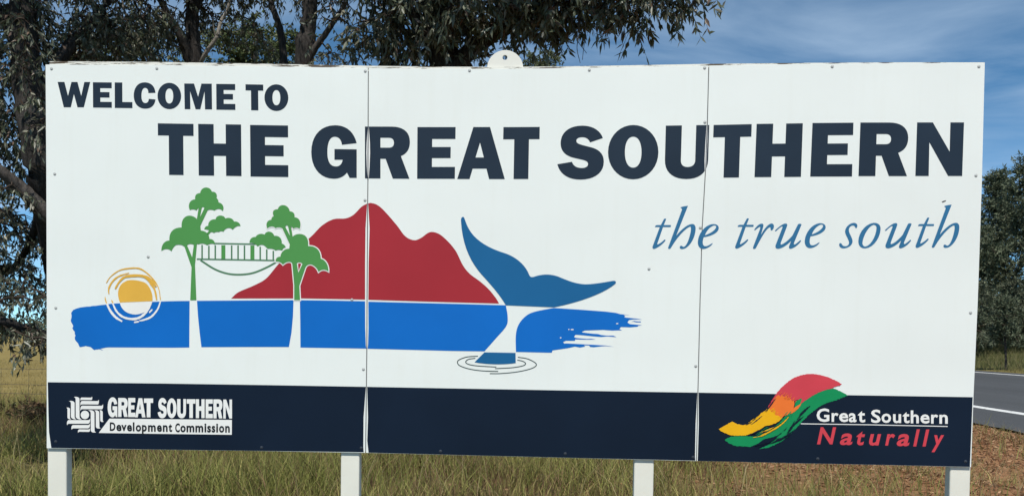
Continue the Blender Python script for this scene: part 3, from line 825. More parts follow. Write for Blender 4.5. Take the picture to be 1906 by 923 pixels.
# fine dry-brush hairs where the colours run into each other and along the ragged edges
def hairs(n_, x0, y0, x1, y1, spread, dirx, diry, ln0, ln1, w_, mt, ly=7):
    for k in range(n_):
        t_ = random.random()
        cx_, cy_ = x0 + (x1 - x0) * t_ + random.gauss(0, spread), y0 + (y1 - y0) * t_ + random.gauss(0, spread)
        l_ = random.uniform(ln0, ln1)
        a_ = math.atan2(diry, dirx) + random.gauss(0, 0.12)
        p_ = [(cx_, cy_), (cx_ + math.cos(a_) * l_ * .5, cy_ + math.sin(a_) * l_ * .5 + random.uniform(-2, 2)), (cx_ + math.cos(a_) * l_, cy_ + math.sin(a_) * l_)]
        stroke('dry_brush_mark', frame([p_], *FN)[0], w_ * random.uniform(0.5, 1.2), M[mt], ly + k * 0.02, panelR, taper=[0.4, 1.0, 0.2])


hairs(14, 700, 255, 850, 330, 10, 0.7, -1.0, 20, 55, 1.3, 'orange')
hairs(12, 600, 420, 700, 500, 10, 0.7, -1.0, 20, 55, 1.3, 'yellow')
hairs(12, 480, 470, 350, 570, 12, -1.0, 0.75, 20, 60, 1.0, 'navy')
hairs(12, 640, 300, 550, 430, 10, -0.7, 1.0, 20, 60, 1.0, 'navy')
hairs(16, 960, 420, 780, 640, 16, -0.75, 1.0, 30, 90, 1.1, 'navy')
hairs(18, 800, 680, 480, 800, 14, -1.0, 0.5, 30, 90, 1.1, 'navy')
hairs(10, 820, 440, 740, 500, 14, -0.8, 1.0, 25, 70, 1.3, 'green')
hairs(8, 600, 600, 440, 690, 12, -1.0, 0.6, 30, 70, 1.1, 'green')
hairs(8, 700, 580, 520, 680, 10, -1.0, 0.6, 30, 80, 1.1, 'yellow')

# screws: one pan head with washer, copied
def screw_mesh():
    vs, fs = [], []
    prof = [(0.0080, 0.0), (0.0080, -0.0010), (0.0056, -0.0011), (0.0050, -0.0024), (0.0026, -0.0034)]
    k = 14
    for r_, y in prof:
        for i in range(k):
            vs.append((r_ * math.cos(2 * math.pi * i / k), y, r_ * math.sin(2 * math.pi * i / k)))
    for j in range(len(prof) - 1):
        for i in range(k):
            fs.append((j * k + i, j * k + (i + 1) % k, (j + 1) * k + (i + 1) % k, (j + 1) * k + i))
    fs.append(tuple(range((len(prof) - 1) * k, len(prof) * k)))
    me = bpy.data.meshes.new('screw')
    me.from_pydata(vs, [], fs)
    me.materials.append(M['screw'])
    return me


SM = screw_mesh()
SD = SM.copy()
SD.materials.clear()
SD.materials.append(M['washer'])
for px, py in ((96, 128.5), (292, 128), (102, 324), (104, 573), (276, 478), (680, 133), (679.5, 373), (676.5, 687), (655, 558), (487, 832), (672.5, 833), (104, 821),
               (874, 132), (1097, 131), (1208, 500.5), (1303.5, 424), (1312, 228), (1311.5, 127), (1295, 681), (820, 839), (1052, 843.5), (1290, 850),
               (1549, 124.5), (1822, 124.5), (1816.5, 327), (1806.5, 582), (1797, 858), (1522, 853)):
    pa = panel_for(px + (2 if 1300 < px < 1310 else 0)) if not 1308 <= px <= 1313 else panelM
    o = bpy.data.objects.new('screw', SD if py > 740 else SM)
    COL.objects.link(o)
    o.parent = pa
    p = at(px, py, 0)
    lay = 1.2 * LAYER if py > 740 else 0.0
    o.location = Vector((p.x, -lay, p.z)) - Vector((0, 0, 0))
    o.rotation_euler = (0, random.uniform(0, 3), 0)


# ------------------------------------------------------------------ ground, road, paddock
ROAD_X0, ROAD_X1, BANK = 9.25, 18.9, 0.060


def gz(x, y):
    """height of the ground"""
    x = np.asarray(x, float); y = np.asarray(y, float)
    z = np.zeros(np.broadcast(x, y).shape)
    rd = np.clip((x - ROAD_X0) * BANK, 0, (ROAD_X1 - ROAD_X0) * BANK)
    z = z + rd
    on = (x > ROAD_X0 - 0.25) & (x < ROAD_X1 + 0.25)
    z = z + np.clip(x - ROAD_X1 - 0.6, 0, 16) * 0.065
    bump = 0.035 * np.sin(x * 1.7 + 0.6 * np.sin(y * 1.1)) * np.sin(y * 1.3 + 1.0) + 0.02 * np.sin(x * 4.1 + y * 2.3)
    fade = np.clip((ROAD_X0 - 0.4 - x) / 1.5, 0, 1) + np.clip((x - ROAD_X1 - 1) / 3, 0, 1)
    z = z + bump * np.clip(fade, 0, 1)
    z = np.where(on, rd - 0.05, z)
    return z


def axis(segs):
    a = []
    for lo, hi, st in segs:
        a += list(np.arange(lo, hi, st))
    a.append(segs[-1][1])
    return np.array(a)


gx = axis([(-2500, -400, 150), (-400, -60, 20), (-60, -14, 2.0), (-14, 8.5, 0.25), (8.5, 9.6, 0.1), (9.6, 18.4, 0.8), (18.4, 19.6, 0.1), (19.6, 40, 0.8), (40, 200, 8), (200, 2500, 150)])
gy = axis([(-400, -20, 20), (-20, 3, 1.0), (3, 20, 0.25), (20, 60, 1.5), (60, 400, 12), (400, 3000, 150)])
GX, GY = np.meshgrid(gx, gy)
GZ = gz(GX, GY)
V_ = np.stack([GX.ravel(), GY.ravel(), GZ.ravel()], 1)
nx, ny = len(gx), len(gy)
ii, jj = np.meshgrid(np.arange(nx - 1), np.arange(ny - 1))
a_ = (jj * nx + ii).ravel()
F_ = np.stack([a_, a_ + 1, a_ + nx + 1, a_ + nx], 1)


def ground_material():
    ma, t, b = new_mat('verge_and_paddock')
    b.inputs['Roughness'].default_value = 0.95
    b.inputs['Specular IOR Level'].default_value = 0.05
    nd = t.nodes.new
    ln = t.links.new
    co = nd('ShaderNodeTexCoord')
    sp = nd('ShaderNodeSeparateXYZ')
    ln(co.outputs['Object'], sp.inputs[0])

    def noise(sc, det=6, rough=0.6):
        n_ = nd('ShaderNodeTexNoise')
        n_.inputs['Scale'].default_value = sc
        n_.inputs['Detail'].default_value = det
        n_.inputs['Roughness'].default_value = rough
        ln(co.outputs['Object'], n_.inputs['Vector'])
        return n_.outputs['Fac']

    def ramp(src, p0, c0, p1, c1):
        r_ = nd('ShaderNodeValToRGB')
        r_.color_ramp.elements[0].position = p0
        r_.color_ramp.elements[0].color = tuple(c0) + (1,)
        r_.color_ramp.elements[1].position = p1
        r_.color_ramp.elements[1].color = tuple(c1) + (1,)
        ln(src, r_.inputs['Fac'])
        return r_.outputs['Color']

    def mixc(f, c1, c2):
        x_ = nd('ShaderNodeMixRGB')
        ln(f, x_.inputs['Fac']); ln(c1, x_.inputs['Color1']); ln(c2, x_.inputs['Color2'])
        return x_.outputs['Color']

    def edge(src, lo, hi, jitter):
        m1 = nd('ShaderNodeMath'); m1.operation = 'MULTIPLY_ADD'
        ln(noise(0.6, 4), m1.inputs[0]); m1.inputs[1].default_value = jitter
        ln(src, m1.inputs[2])
        mr = nd('ShaderNodeMapRange')
        mr.inputs['From Min'].default_value = lo + jitter / 2
        mr.inputs['From Max'].default_value = hi + jitter / 2
        ln(m1.outputs[0], mr.inputs['Value'])
        return mr.outputs['Result']

    soil = ramp(noise(9, 8, 0.7), 0.35, (0.16, 0.078, 0.038), 0.68, (0.42, 0.23, 0.12))
    thatch = ramp(noise(7, 8, 0.7), 0.35, (0.070, 0.062, 0.028), 0.68, (0.20, 0.17, 0.075))
    pad = ramp(noise(0.35, 8, 0.65), 0.32, (0.20, 0.152, 0.050), 0.70, (0.285, 0.222, 0.086))
    lush = ramp(noise(0.5, 8, 0.65), 0.32, (0.055, 0.062, 0.022), 0.70, (0.13, 0.125, 0.05))
    verge = mixc(edge(sp.outputs['X'], 0.5, 4.5, 3.0), thatch, soil)
    near = mixc(edge(sp.outputs['Y'], 11.5, 13.0, 1.5), verge, pad)
    allg = mixc(edge(sp.outputs['X'], 18.5, 21.0, 2.0), near, lush)
    ln(allg, b.inputs['Base Color'])
    bp = nd('ShaderNodeBump')
    bp.inputs['Strength'].default_value = 0.8
    bp.inputs['Distance'].default_value = 0.04
    ln(noise(18, 8, 0.7), bp.inputs['Height'])
    ln(bp.outputs['Normal'], b.inputs['Normal'])
    return ma


gr = np_mesh('ground', V_, F_, ground_material(), smooth=True)
tag(gr, kind='structure')

ma, t, b = new_mat('worn_asphalt')
b.inputs['Roughness'].default_value = 0.85
b.inputs['Specular IOR Level'].default_value = 0.2
co = t.nodes.new('ShaderNodeTexCoord')
n1 = t.nodes.new('ShaderNodeTexNoise'); n1.inputs['Scale'].default_value = 60; n1.inputs['Detail'].default_value = 6
mp1 = t.nodes.new('ShaderNodeMapping'); mp1.inputs['Scale'].default_value = (1.0, 0.06, 1.0)
n2 = t.nodes.new('ShaderNodeTexNoise'); n2.inputs['Scale'].default_value = 1.1; n2.inputs['Detail'].default_value = 4
r1 = t.nodes.new('ShaderNodeValToRGB')
r1.color_ramp.elements[0].color = (0.050, 0.053, 0.056, 1); r1.color_ramp.elements[0].position = 0.3
r1.color_ramp.elements[1].color = (0.110, 0.113, 0.116, 1); r1.color_ramp.elements[1].position = 0.7
mxx = t.nodes.new('ShaderNodeMixRGB'); mxx.blend_type = 'MULTIPLY'; mxx.inputs['Fac'].default_value = 0.5
r2 = t.nodes.new('ShaderNodeValToRGB')
r2.color_ramp.elements[0].color = (0.55, 0.55, 0.55, 1); r2.color_ramp.elements[0].position = 0.3
r2.color_ramp.elements[1].color = (1, 1, 1, 1); r2.color_ramp.elements[1].position = 0.7
t.links.new(co.outputs['Object'], n1.inputs['Vector']); t.links.new(co.outputs['Object'], mp1.inputs[0]); t.links.new(mp1.outputs[0], n2.inputs['Vector'])
t.links.new(n1.outputs['Fac'], r1.inputs['Fac']); t.links.new(n2.outputs['Fac'], r2.inputs['Fac'])
t.links.new(r1.outputs['Color'], mxx.inputs['Color1']); t.links.new(r2.outputs['Color'], mxx.inputs['Color2'])
t.links.new(mxx.outputs['Color'], b.inputs['Base Color'])
M['asphalt'] = ma
M['roadpaint'] = weathered_paint('worn_road_paint', (0.72, 0.72, 0.69), (0.16, 0.16, 0.16), 0.57, (9, 9, 9))


def strip(name, xa, xb, y0, y1, lift, mat, step=1.0, ragged=0.0):
    ys = axis([(y0, 60, step), (60, y1, 10)])
    vs, fs = [], []
    for k, y in enumerate(ys):
        a = xa + (rng.uniform(-ragged, ragged) if y < 60 else 0)
        bb = xb + (rng.uniform(-ragged, ragged) if y < 60 else 0)
        vs += [(a, y, (a - ROAD_X0) * BANK + lift), (bb, y, (bb - ROAD_X0) * BANK + lift)]
        if k:
            i = 2 * k
            fs.append((i - 2, i - 1, i + 1, i))
    return mesh(name, vs, fs, mat)


tag(strip('road', ROAD_X0, ROAD_X1, -60, 500, 0.0, M['asphalt'], 0.35, 0.05), kind='structure')
tag(strip('road_edge_line', 10.88, 11.13, -60, 500, 0.004, M['roadpaint'], 0.5, 0.006), kind='structure')
tag(strip('road_edge_line', 18.15, 18.31, -60, 500, 0.004, M['roadpaint'], 0.5, 0.006), kind='structure')
dash = []
for k in range(-5, 20):
    y = k * 12.0 + 4
    z_ = lambda x: (x - ROAD_X0) * BANK + 0.004
    o = mesh('centre_line', [(14.58, y, z_(14.58)), (14.70, y, z_(14.70)), (14.70, y + 3, z_(14.70)), (14.58, y + 3, z_(14.58))], [(0, 1, 2, 3)], M['roadpaint'])
    tag(o, kind='structure')

# ------------------------------------------------------------------ trees
def tube_arrays(pts, rad, k, base=0):
    pts = np.asarray(pts, float)
    n_ = len(pts)
    tan = np.gradient(pts, axis=0)
    tan /= np.linalg.norm(tan, axis=1)[:, None] + 1e-9
    ref = np.where(np.abs(tan[:, 2:3]) > 0.9, np.array([[1.0, 0, 0]]), np.array([[0, 0, 1.0]]))
    s_ = np.cross(tan, ref); s_ /= np.linalg.norm(s_, axis=1)[:, None] + 1e-9
    u_ = np.cross(s_, tan)
    ang = np.arange(k) * 2 * math.pi / k
    rad = np.asarray(rad, float)
    ring = pts[:, None, :] + rad[:, None, None] * (np.cos(ang)[None, :, None] * s_[:, None, :] + np.sin(ang)[None, :, None] * u_[:, None, :])
    V = ring.reshape(-1, 3)
    i_, j_ = np.meshgrid(np.arange(n_ - 1), np.arange(k), indexing='ij')
    a = i_ * k + j_
    b_ = i_ * k + (j_ + 1) % k
    F = np.stack([a, b_, b_ + k, a + k], -1).reshape(-1, 4) + base
    return V, F


def refine(pts, n_=5):
    P = np.asarray(pts, float)
    out_ = []
    for i in range(len(P) - 1):
        p0 = P[i - 1] if i else 2 * P[0] - P[1]
        p1, p2 = P[i], P[i + 1]
        p3 = P[i + 2] if i + 2 < len(P) else 2 * P[-1] - P[-2]
        for k in range(n_):
            t_ = k / n_
            out_.append(0.5 * (2 * p1 + (p2 - p0) * t_ + (2 * p0 - 5 * p1 + 4 * p2 - p3) * t_ ** 2 + (3 * p1 - p0 - 3 * p2 + p3) * t_ ** 3))
    out_.append(P[-1])
    return np.array(out_)


def limb_mesh(name, pts, r0, r1, mat, parent, k=12, knobby=0.08):
    P = refine(pts, 8)
    tt = np.linspace(0, 1, len(P))
    R_ = r0 * (1 - tt) + r1 * tt
    V, F = tube_arrays(P, R_, k)
    c = np.repeat(P, k, 0)
    jit = 1 + knobby * rng.normal(size=(len(V), 1))
    V = c + (V - c) * jit
    np_mesh(name, V, F, mat, parent, smooth=True)
    return P


def bark(name, c0, c1, scale=(9, 9, 1.6)):
    ma, t, b = new_mat(name)
    b.inputs['Roughness'].default_value = 0.9
    b.inputs['Specular IOR Level'].default_value = 0.15
    co = t.nodes.new('ShaderNodeTexCoord')
    mp_ = t.nodes.new('ShaderNodeMapping'); mp_.inputs['Scale'].default_value = scale
    n_ = t.nodes.new('ShaderNodeTexNoise'); n_.inputs['Scale'].default_value = 3; n_.inputs['Detail'].default_value = 8; n_.inputs['Roughness'].default_value = 0.7
    r_ = t.nodes.new('ShaderNodeValToRGB')
    r_.color_ramp.elements[0].position = 0.35; r_.color_ramp.elements[0].color = tuple(c0) + (1,)
    r_.color_ramp.elements[1].position = 0.68; r_.color_ramp.elements[1].color = tuple(c1) + (1,)
    bp = t.nodes.new('ShaderNodeBump'); bp.inputs['Strength'].default_value = 0.9; bp.inputs['Distance'].default_value = 0.05
    t.links.new(co.outputs['Object'], mp_.inputs[0]); t.links.new(mp_.outputs[0], n_.inputs['Vector'])
    t.links.new(n_.outputs['Fac'], r_.inputs['Fac']); t.links.new(r_.outputs['Color'], b.inputs['Base Color'])
    t.links.new(n_.outputs['Fac'], bp.inputs['Height']); t.links.new(bp.outputs['Normal'], b.inputs['Normal'])
    return ma


M['bark'] = bark('dark_rough_bark', (0.020, 0.018, 0.017), (0.080, 0.072, 0.066))
M['bark_grey'] = bark('grey_bark', (0.045, 0.040, 0.037), (0.16, 0.14, 0.125))
M['bark_pale'] = bark('bleached_dead_wood', (0.19, 0.17, 0.145), (0.42, 0.385, 0.34), (4, 4, 2))
M['twig'] = plain('twig_bark', (0.055, 0.042, 0.034), 0.9, 0.1, var=0.3, scale=20)
M['leaf'] = tinted('gum_leaf', 0.40, 0.5, 0.22)
M['needle'] = tinted('small_leaf', 0.6, 0.25, 0.2)

GUM = [((0.095, 0.112, 0.070), 0.44), ((0.140, 0.150, 0.100), 0.30), ((0.21, 0.205, 0.155), 0.18), ((0.14, 0.092, 0.065), 0.08)]
BUSHY = [((0.095, 0.135, 0.055), 0.5), ((0.14, 0.18, 0.075), 0.32), ((0.19, 0.19, 0.11), 0.18)]
FARG = [((0.085, 0.104, 0.062), 0.55), ((0.125, 0.145, 0.088), 0.45)]  # far greens lightened and greyed to stand in for distance haze


def pick_cols(pal, n_):
    w = np.array([p[1] for p in pal]); w = w / w.sum()
    idx = rng.choice(len(pal), n_, p=w)
    c = np.array([p[0] for p in pal])[idx]
    return c * rng.uniform(0.75, 1.3, (n_, 1))


def leaves(name, pos, dirs, length, width, pal, mat, parent, sickle=0.18):
    """diamond leaves folded along the midrib: one object"""
    n_ = len(pos)
    d = dirs / (np.linalg.norm(dirs, axis=1)[:, None] + 1e-9)
    rv = rng.normal(size=(n_, 3))
    s_ = np.cross(d, rv); s_ /= np.linalg.norm(s_, axis=1)[:, None] + 1e-9
    u_ = np.cross(s_, d)
    ln_ = length * rng.uniform(0.6, 1.25, (n_, 1))
    wd = width * rng.uniform(0.7, 1.25, (n_, 1))
    sk = sickle * ln_ * rng.uniform(-1, 1, (n_, 1))
    b0 = pos
    mid = pos + d * ln_ * 0.42 + u_ * wd * 0.25
    Lf = pos + d * ln_ * 0.42 - s_ * wd * 0.5
    Rt = pos + d * ln_ * 0.42 + s_ * wd * 0.5
    tip = pos + d * ln_ + s_ * sk
    V = np.stack([b0, Lf, mid, Rt, tip], 1).reshape(-1, 3)
    i0 = np.arange(n_)[:, None] * 5
    F = np.concatenate([i0 + np.array([[0, 1, 4, 2]]), i0 + np.array([[0, 2, 4, 3]])], 1).reshape(-1, 4)
    cols = np.repeat(pick_cols(pal, n_), 5, 0)
    return tag(np_mesh(name, V, F, mat, parent, cols=cols), kind='stuff')


def grow(parent, nodes, A, leaf_l, leaf_w, pal, mat, twigs=4, per=10, droop=0.9, tl=0.34, r_twig=0.011, foliage_name='foliage'):
    """join attraction points to the nearest wood by thin boughs, hang sprays of leaves on them"""
    nodes = np.asarray(nodes, float)
    A = np.asarray(A, float)
    d0 = np.min(np.linalg.norm(A[:, None, :] - nodes[None, :, :], axis=2), axis=1)
    A = A[np.argsort(d0)]
    VV, FF, off = [], [], 0
    lp, ld = [], []
    nd = nodes
    for p in A:
        dist = np.linalg.norm(nd - p, axis=1)
        j = int(np.argmin(dist))
        q = nd[j]
        L_ = dist[j]
        ctrl = (p + q) / 2 + rng.normal(size=3) * 0.10 * L_ + np.array([0, 0, 0.12 * L_])
        ts = np.linspace(0, 1, 6)[:, None]
        cur = (1 - ts) ** 2 * q + 2 * ts * (1 - ts) * ctrl + ts ** 2 * p
        V, F = tube_arrays(cur, np.linspace(r_twig * (1 + 0.7 * min(L_, 2)), r_twig * 0.45, 6), 4, off)
        VV.append(V); FF.append(F); off += len(V)
        nd = np.vstack([nd, cur[2:]])
        for k in range(twigs):
            d = rng.normal(size=3) * np.array([1, 1, 0.45]) + np.array([0, 0, -droop * 0.5])
            d /= np.linalg.norm(d)
            ln_ = tl * rng.uniform(0.6, 1.3)
            st = cur[rng.integers(3, 6)]
            ts = np.linspace(0, 1, 4)[:, None]
            tw = st + d * ln_ * ts + np.array([0, 0, -1.0]) * (droop * 0.45 * ln_) * ts ** 2
            V, F = tube_arrays(tw, np.linspace(r_twig * 0.4, r_twig * 0.16, 4), 3, off)
            VV.append(V); FF.append(F); off += len(V)
            m_ = rng.integers(int(per * 0.7), int(per * 1.3) + 1)
            tt = rng.uniform(0.15, 1.0, (m_, 1))
            lp.append(st + d * ln_ * tt + np.array([0, 0, -1.0]) * (droop * 0.45 * ln_) * tt ** 2)
            ld.append(rng.normal(size=(m_, 3)) * 0.55 + np.array([0, 0, -droop]) + d * 0.35)
    tag(np_mesh('twigs', np.vstack(VV), np.vstack(FF), M['twig'], parent), kind='stuff')
    lp = np.vstack(lp); ld = np.vstack(ld)
    leaves(foliage_name, lp, ld, leaf_l, leaf_w, pal, mat, parent)
    return len(lp)


DENS = 2.05


def blob(px, py, Y, rx, ry, rd, dens=2.2, leafpx=2560.0):
    c = np.array(at(px, py, Y))
    sc = (Y - CAM.y) / FPX
    n_ = max(2, int(DENS * dens * math.pi * rx * ry * (sc * 164) ** 2 / leafpx))
    v = rng.normal(size=(n_, 3)); v /= np.linalg.norm(v, axis=1)[:, None]
    v *= rng.uniform(0.15, 1, (n_, 1)) ** (1 / 3)
    return c + v * np.array([rx * sc, rd, ry * sc])


def A3(px, py, Y):
    return np.array(at(px, py, Y))


def root_at(px, Y):
    p = A3(px, 700, Y)
    return np.array([p[0], p[1], float(gz(p[0], p[1])) - 0.15])


def tree(name, label, base):
    o = empty(name, Vector((base[0], base[1], base[2] + 0.15)))
    tag(o, label, 'tree')
    return o


# -- broad gum with a thick leaning trunk at the sign's left edge
b0 = root_at(168, 7.6)
t1 = tree('gum_tree', 'dark gum tree with thick leaning trunk beside the WELCOME TO end of the sign', b0)
tp = [b0, A3(130, 560, 6.3), A3(84, 330, 5.0), A3(54, 170, 5.0), A3(42, 0, 5.0), A3(52, -220, 5.3), A3(70, -480, 5.6)]
nodes = [limb_mesh('trunk', tp, 0.25, 0.06, M['bark'], t1, 14)]
for pts, r0, r1, mt in (([A3(100, 410, 5.05), A3(40, 352, 4.8), A3(-20, 300, 4.6), A3(-160, 180, 4.4)], 0.095, 0.035, 'bark_grey'),
                        ([A3(134, 640, 6.5), A3(70, 622, 5.2), A3(10, 600, 4.5), A3(-90, 570, 4.3)], 0.085, 0.03, 'bark'),
                        ([A3(62, 210, 5.0), A3(120, 100, 5.3), A3(190, 20, 5.6), A3(260, -120, 6.0)], 0.10, 0.03, 'bark'),
                        ([A3(50, 120, 5.0), A3(10, 40, 5.2), A3(-60, -60, 5.4), A3(-200, -200, 5.6)], 0.09, 0.03, 'bark'),
                        ([A3(86, 340, 5.0), A3(60, 440, 5.6), A3(20, 500, 6.0), A3(-60, 520, 6.2)], 0.06, 0.02, 'bark')):
    nodes.append(limb_mesh('limb', pts, r0, r1, M[mt], t1, 10))
A = np.vstack([blob(0, 60, 5.1, 80, 100, 0.9, 2.6), blob(120, 40, 5.6, 90, 80, 0.9, 2.4), blob(220, 20, 6.0, 80, 70, 0.9, 2.2), blob(20, 250, 5.3, 70, 90, 0.7, 2.2), blob(20, 450, 5.6, 75, 80, 0.7, 2.5),
               blob(25, 560, 5.0, 75, 50, 0.6, 3.0), blob(76, 640, 4.6, 12, 36, 0.15, 3.2), blob(30, 600, 4.7, 50, 22, 0.3, 2.6), blob(-130, 200, 5.2, 110, 260, 1.2, 1.8), blob(-120, 500, 5.2, 100, 120, 1.0, 1.8),
               blob(60, -220, 5.2, 230, 150, 1.5, 2.0), blob(80, -480, 5.5, 220, 170, 1.6, 2.0), blob(-180, -250, 5.4, 160, 180, 1.4, 1.6), blob(62, 70, 4.5, 40, 80, 0.3, 1.0), blob(50, 200, 4.4, 45, 60, 0.25, 0.7), blob(30, 330, 4.5, 40, 40, 0.25, 0.6), blob(30, -330, 4.0, 190, 110, 0.8, 0.9), blob(230, -330, 4.3, 150, 100, 0.8, 0.7)])  # last pair of blobs: unseen foliage added forward overhead to shade the crown
A = A[(A[:, 1] > 2.6)]
grow(t1, np.vstack(nodes), A, 0.088, 0.028, GUM, M['leaf'], per=14)

# -- slender dark tree rising behind the heading THE, with bleached dead branches
b0 = root_at(372, 7.4)
t2 = tree('gum_tree', 'slim dark-trunked gum tree with bleached bare branches behind the word THE', b0)
nodes = [limb_mesh('trunk', [b0, A3(366, 400, 7.3), A3(362, 130, 7.2), A3(358, 40, 7.2), A3(360, -140, 7.2), A3(350, -420, 7.2)], 0.15, 0.05, M['bark'], t2, 12)]
nodes.append(limb_mesh('limb', [A3(360, 130, 7.2), A3(338, 70, 7.0), A3(312, 28, 6.9), A3(270, -60, 6.8)], 0.085, 0.03, M['bark'], t2, 9))
nodes.append(limb_mesh('limb', [A3(360, 20, 7.2), A3(400, -60, 7.3), A3(450, -180, 7.5)], 0.07, 0.03, M['bark'], t2, 9))
limb_mesh('dead_branch', [A3(364, 150, 7.15), A3(378, 108, 6.9), A3(402, 72, 6.8), A3(411, 42, 6.8), A3(424, 16, 6.8), A3(434, -30, 6.8), A3(452, -90, 6.8)], 0.032, 0.014, M['bark_pale'], t2, 7, 0.05)
limb_mesh('dead_branch', [A3(402, 72, 6.8), A3(397, 48, 6.75), A3(398, 30, 6.7)], 0.012, 0.005, M['bark_pale'], t2, 5, 0.05)
limb_mesh('dead_branch', [A3(300, 170, 7.0), A3(272, 104, 6.9), A3(262, 76, 6.9), A3(250, 50, 6.9), A3(234, 28, 6.9), A3(226, -10, 6.9), A3(224, -60, 6.9)], 0.022, 0.010, M['bark_pale'], t2, 7, 0.05)
limb_mesh('dead_branch', [A3(250, 50, 6.9), A3(262, 24, 6.9), A3(258, -14, 6.9)], 0.010, 0.005, M['bark_pale'], t2, 5, 0.05)
A = np.vstack([blob(300, -10, 7.4, 90, 60, 0.9, 2.0), blob(270, 70, 7.4, 70, 40, 0.7, 1.8), blob(420, -40, 7.5, 100, 50, 0.9, 2.0), blob(340, -220, 7.3, 220, 130, 1.4, 1.8), blob(360, -420, 7.2, 170, 120, 1.3, 1.8), blob(440, 60, 7.8, 60, 30, 0.5, 1.4), blob(400, -260, 5.4, 170, 90, 0.8, 0.6)])  # last blob is added above the view to throw shade on these leaves
grow(t2, np.vstack(nodes), A, 0.085, 0.027, GUM, M['leaf'], per=14)

# -- rough-barked tree behind GREAT
b0 = root_at(575, 8.6)
t3 = tree('gum_tree', 'rough-barked gum tree forking behind the letter G of GREAT', b0)
nodes = [limb_mesh('trunk', [b0, A3(566, 400, 7.2), A3(566, 130, 6.4), A3(572, 60, 6.4), A3(578, 0, 6.4), A3(586, -150, 6.4), A3(580, -400, 6.4)], 0.16, 0.05, M['bark'], t3, 12, 0.11)]
nodes.append(limb_mesh('limb', [A3(566, 125, 6.4), A3(588, 88, 6.3), A3(612, 55, 6.2), A3(640, 10, 6.1), A3(680, -80, 6.0)], 0.05, 0.02, M['bark_grey'], t3, 8))
nodes.append(limb_mesh('limb', [A3(530, 140, 6.6), A3(522, 60, 6.6), A3(504, 5, 6.6), A3(480, -80, 6.6)], 0.055, 0.03, M['bark'], t3, 8))
nodes.append(limb_mesh('limb', [A3(566, 300, 6.9), A3(545, 200, 6.55), A3(530, 140, 6.6)], 0.06, 0.055, M['bark'], t3, 8))
A = np.vstack([blob(640, 60, 6.4, 45, 60, 0.6, 1.2), blob(500, -60, 6.8, 80, 55, 0.8, 1.6), blob(620, -90, 6.4, 110, 70, 0.9, 1.8), blob(560, -280, 6.4, 220, 140, 1.4, 1.8), blob(600, 110, 6.2, 40, 25, 0.4, 1.2), blob(580, -300, 4.8, 160, 90, 0.8, 0.6)])  # last blob: out-of-view canopy added to darken the foliage behind it
grow(t3, np.vstack(nodes), A, 0.090, 0.027, GUM, M['leaf'], per=12)

# -- the spreading gum whose drooping bough hangs out over the sign
b0 = root_at(815, 8.4)
t4 = tree('gum_tree', 'spreading gum tree with drooping leafy bough hanging above the lifting lug', b0)
nodes = [limb_mesh('trunk', [b0, A3(822, 420, 6.6), A3(828, 140, 5.5), A3(812, 40, 5.4), A3(800, -80, 5.4), A3(790, -330, 5.5)], 0.26, 0.08, M['bark'], t4, 14)]
for pts, r0, r1 in (([A3(826, 150, 5.4), A3(880, 90, 5.3), A3(960, 40, 5.2), A3(1060, -20, 5.0), A3(1180, -60, 4.9), A3(1280, -50, 4.8)], 0.11, 0.03),
                    ([A3(815, 90, 5.4), A3(770, 30, 5.2), A3(720, -30, 5.1), A3(660, -120, 5.0)], 0.09, 0.03),
                    ([A3(800, -60, 5.4), A3(900, -140, 5.3), A3(1020, -200, 5.2), A3(1150, -230, 5.1)], 0.09, 0.03),
                    ([A3(826, 280, 6.0), A3(760, 160, 5.7), A3(710, 90, 5.7), A3(690, 20, 5.8)], 0.06, 0.025)):
    nodes.append(limb_mesh('limb', pts, r0, r1, M['bark'], t4, 10))
A = np.vstack([blob(700, 30, 5.4, 60, 70, 0.6, 2.0), blob(790, 10, 5.1, 100, 80, 0.8, 2.4), blob(900, -10, 5.1, 100, 70, 0.8, 2.8), blob(1000, -15, 5.0, 90, 65, 0.7, 3.0), blob(1090, -30, 4.9, 75, 55, 0.6, 3.0),
               blob(1180, -5, 4.8, 42, 45, 0.35, 3.0), blob(1258, -18, 4.75, 50, 40, 0.35, 3.4), blob(880, 90, 5.6, 60, 40, 0.4, 1.0), blob(760, 100, 5.6, 70, 40, 0.5, 1.0),
               blob(1150, -110, 4.9, 150, 60, 0.8, 2.4), blob(900, -180, 5.2, 260, 110, 1.3, 2.2), blob(1050, -300, 5.2, 240, 110, 1.3, 2.0), blob(760, -380, 5.4, 240, 130, 1.5, 2.0), blob(820, -330, 4.0, 190, 100, 0.8, 0.9), blob(1060, -320, 3.9, 190, 90, 0.8, 0.9), blob(1200, -220, 4.0, 110, 70, 0.6, 0.9)])  # closing blobs at the front are added above the frame, shading the bough
A = A[A[:, 1] > 2.8]
grow(t4, np.vstack(nodes), A, 0.125, 0.038, GUM, M['leaf'], per=11)

for pts in ([A3(1075, 10, 4.8), A3(1078, 60, 4.75), A3(1074, 90, 4.75), A3(1080, 118, 4.75)], [A3(1060, 20, 4.8), A3(1072, 70, 4.8), A3(1092, 100, 4.8)], [A3(1085, 0, 4.8), A3(1090, 50, 4.75), A3(1084, 112, 4.75)],
            [A3(985, 10, 4.7), A3(968, 40, 4.65), A3(958, 75, 4.6)], [A3(1010, 88, 5.1), A3(1050, 74, 5.1), A3(1070, 62, 5.0)]):
    limb_mesh('bare_twig', pts, 0.007, 0.003, M['bark_grey'], t4, 5, 0.05)

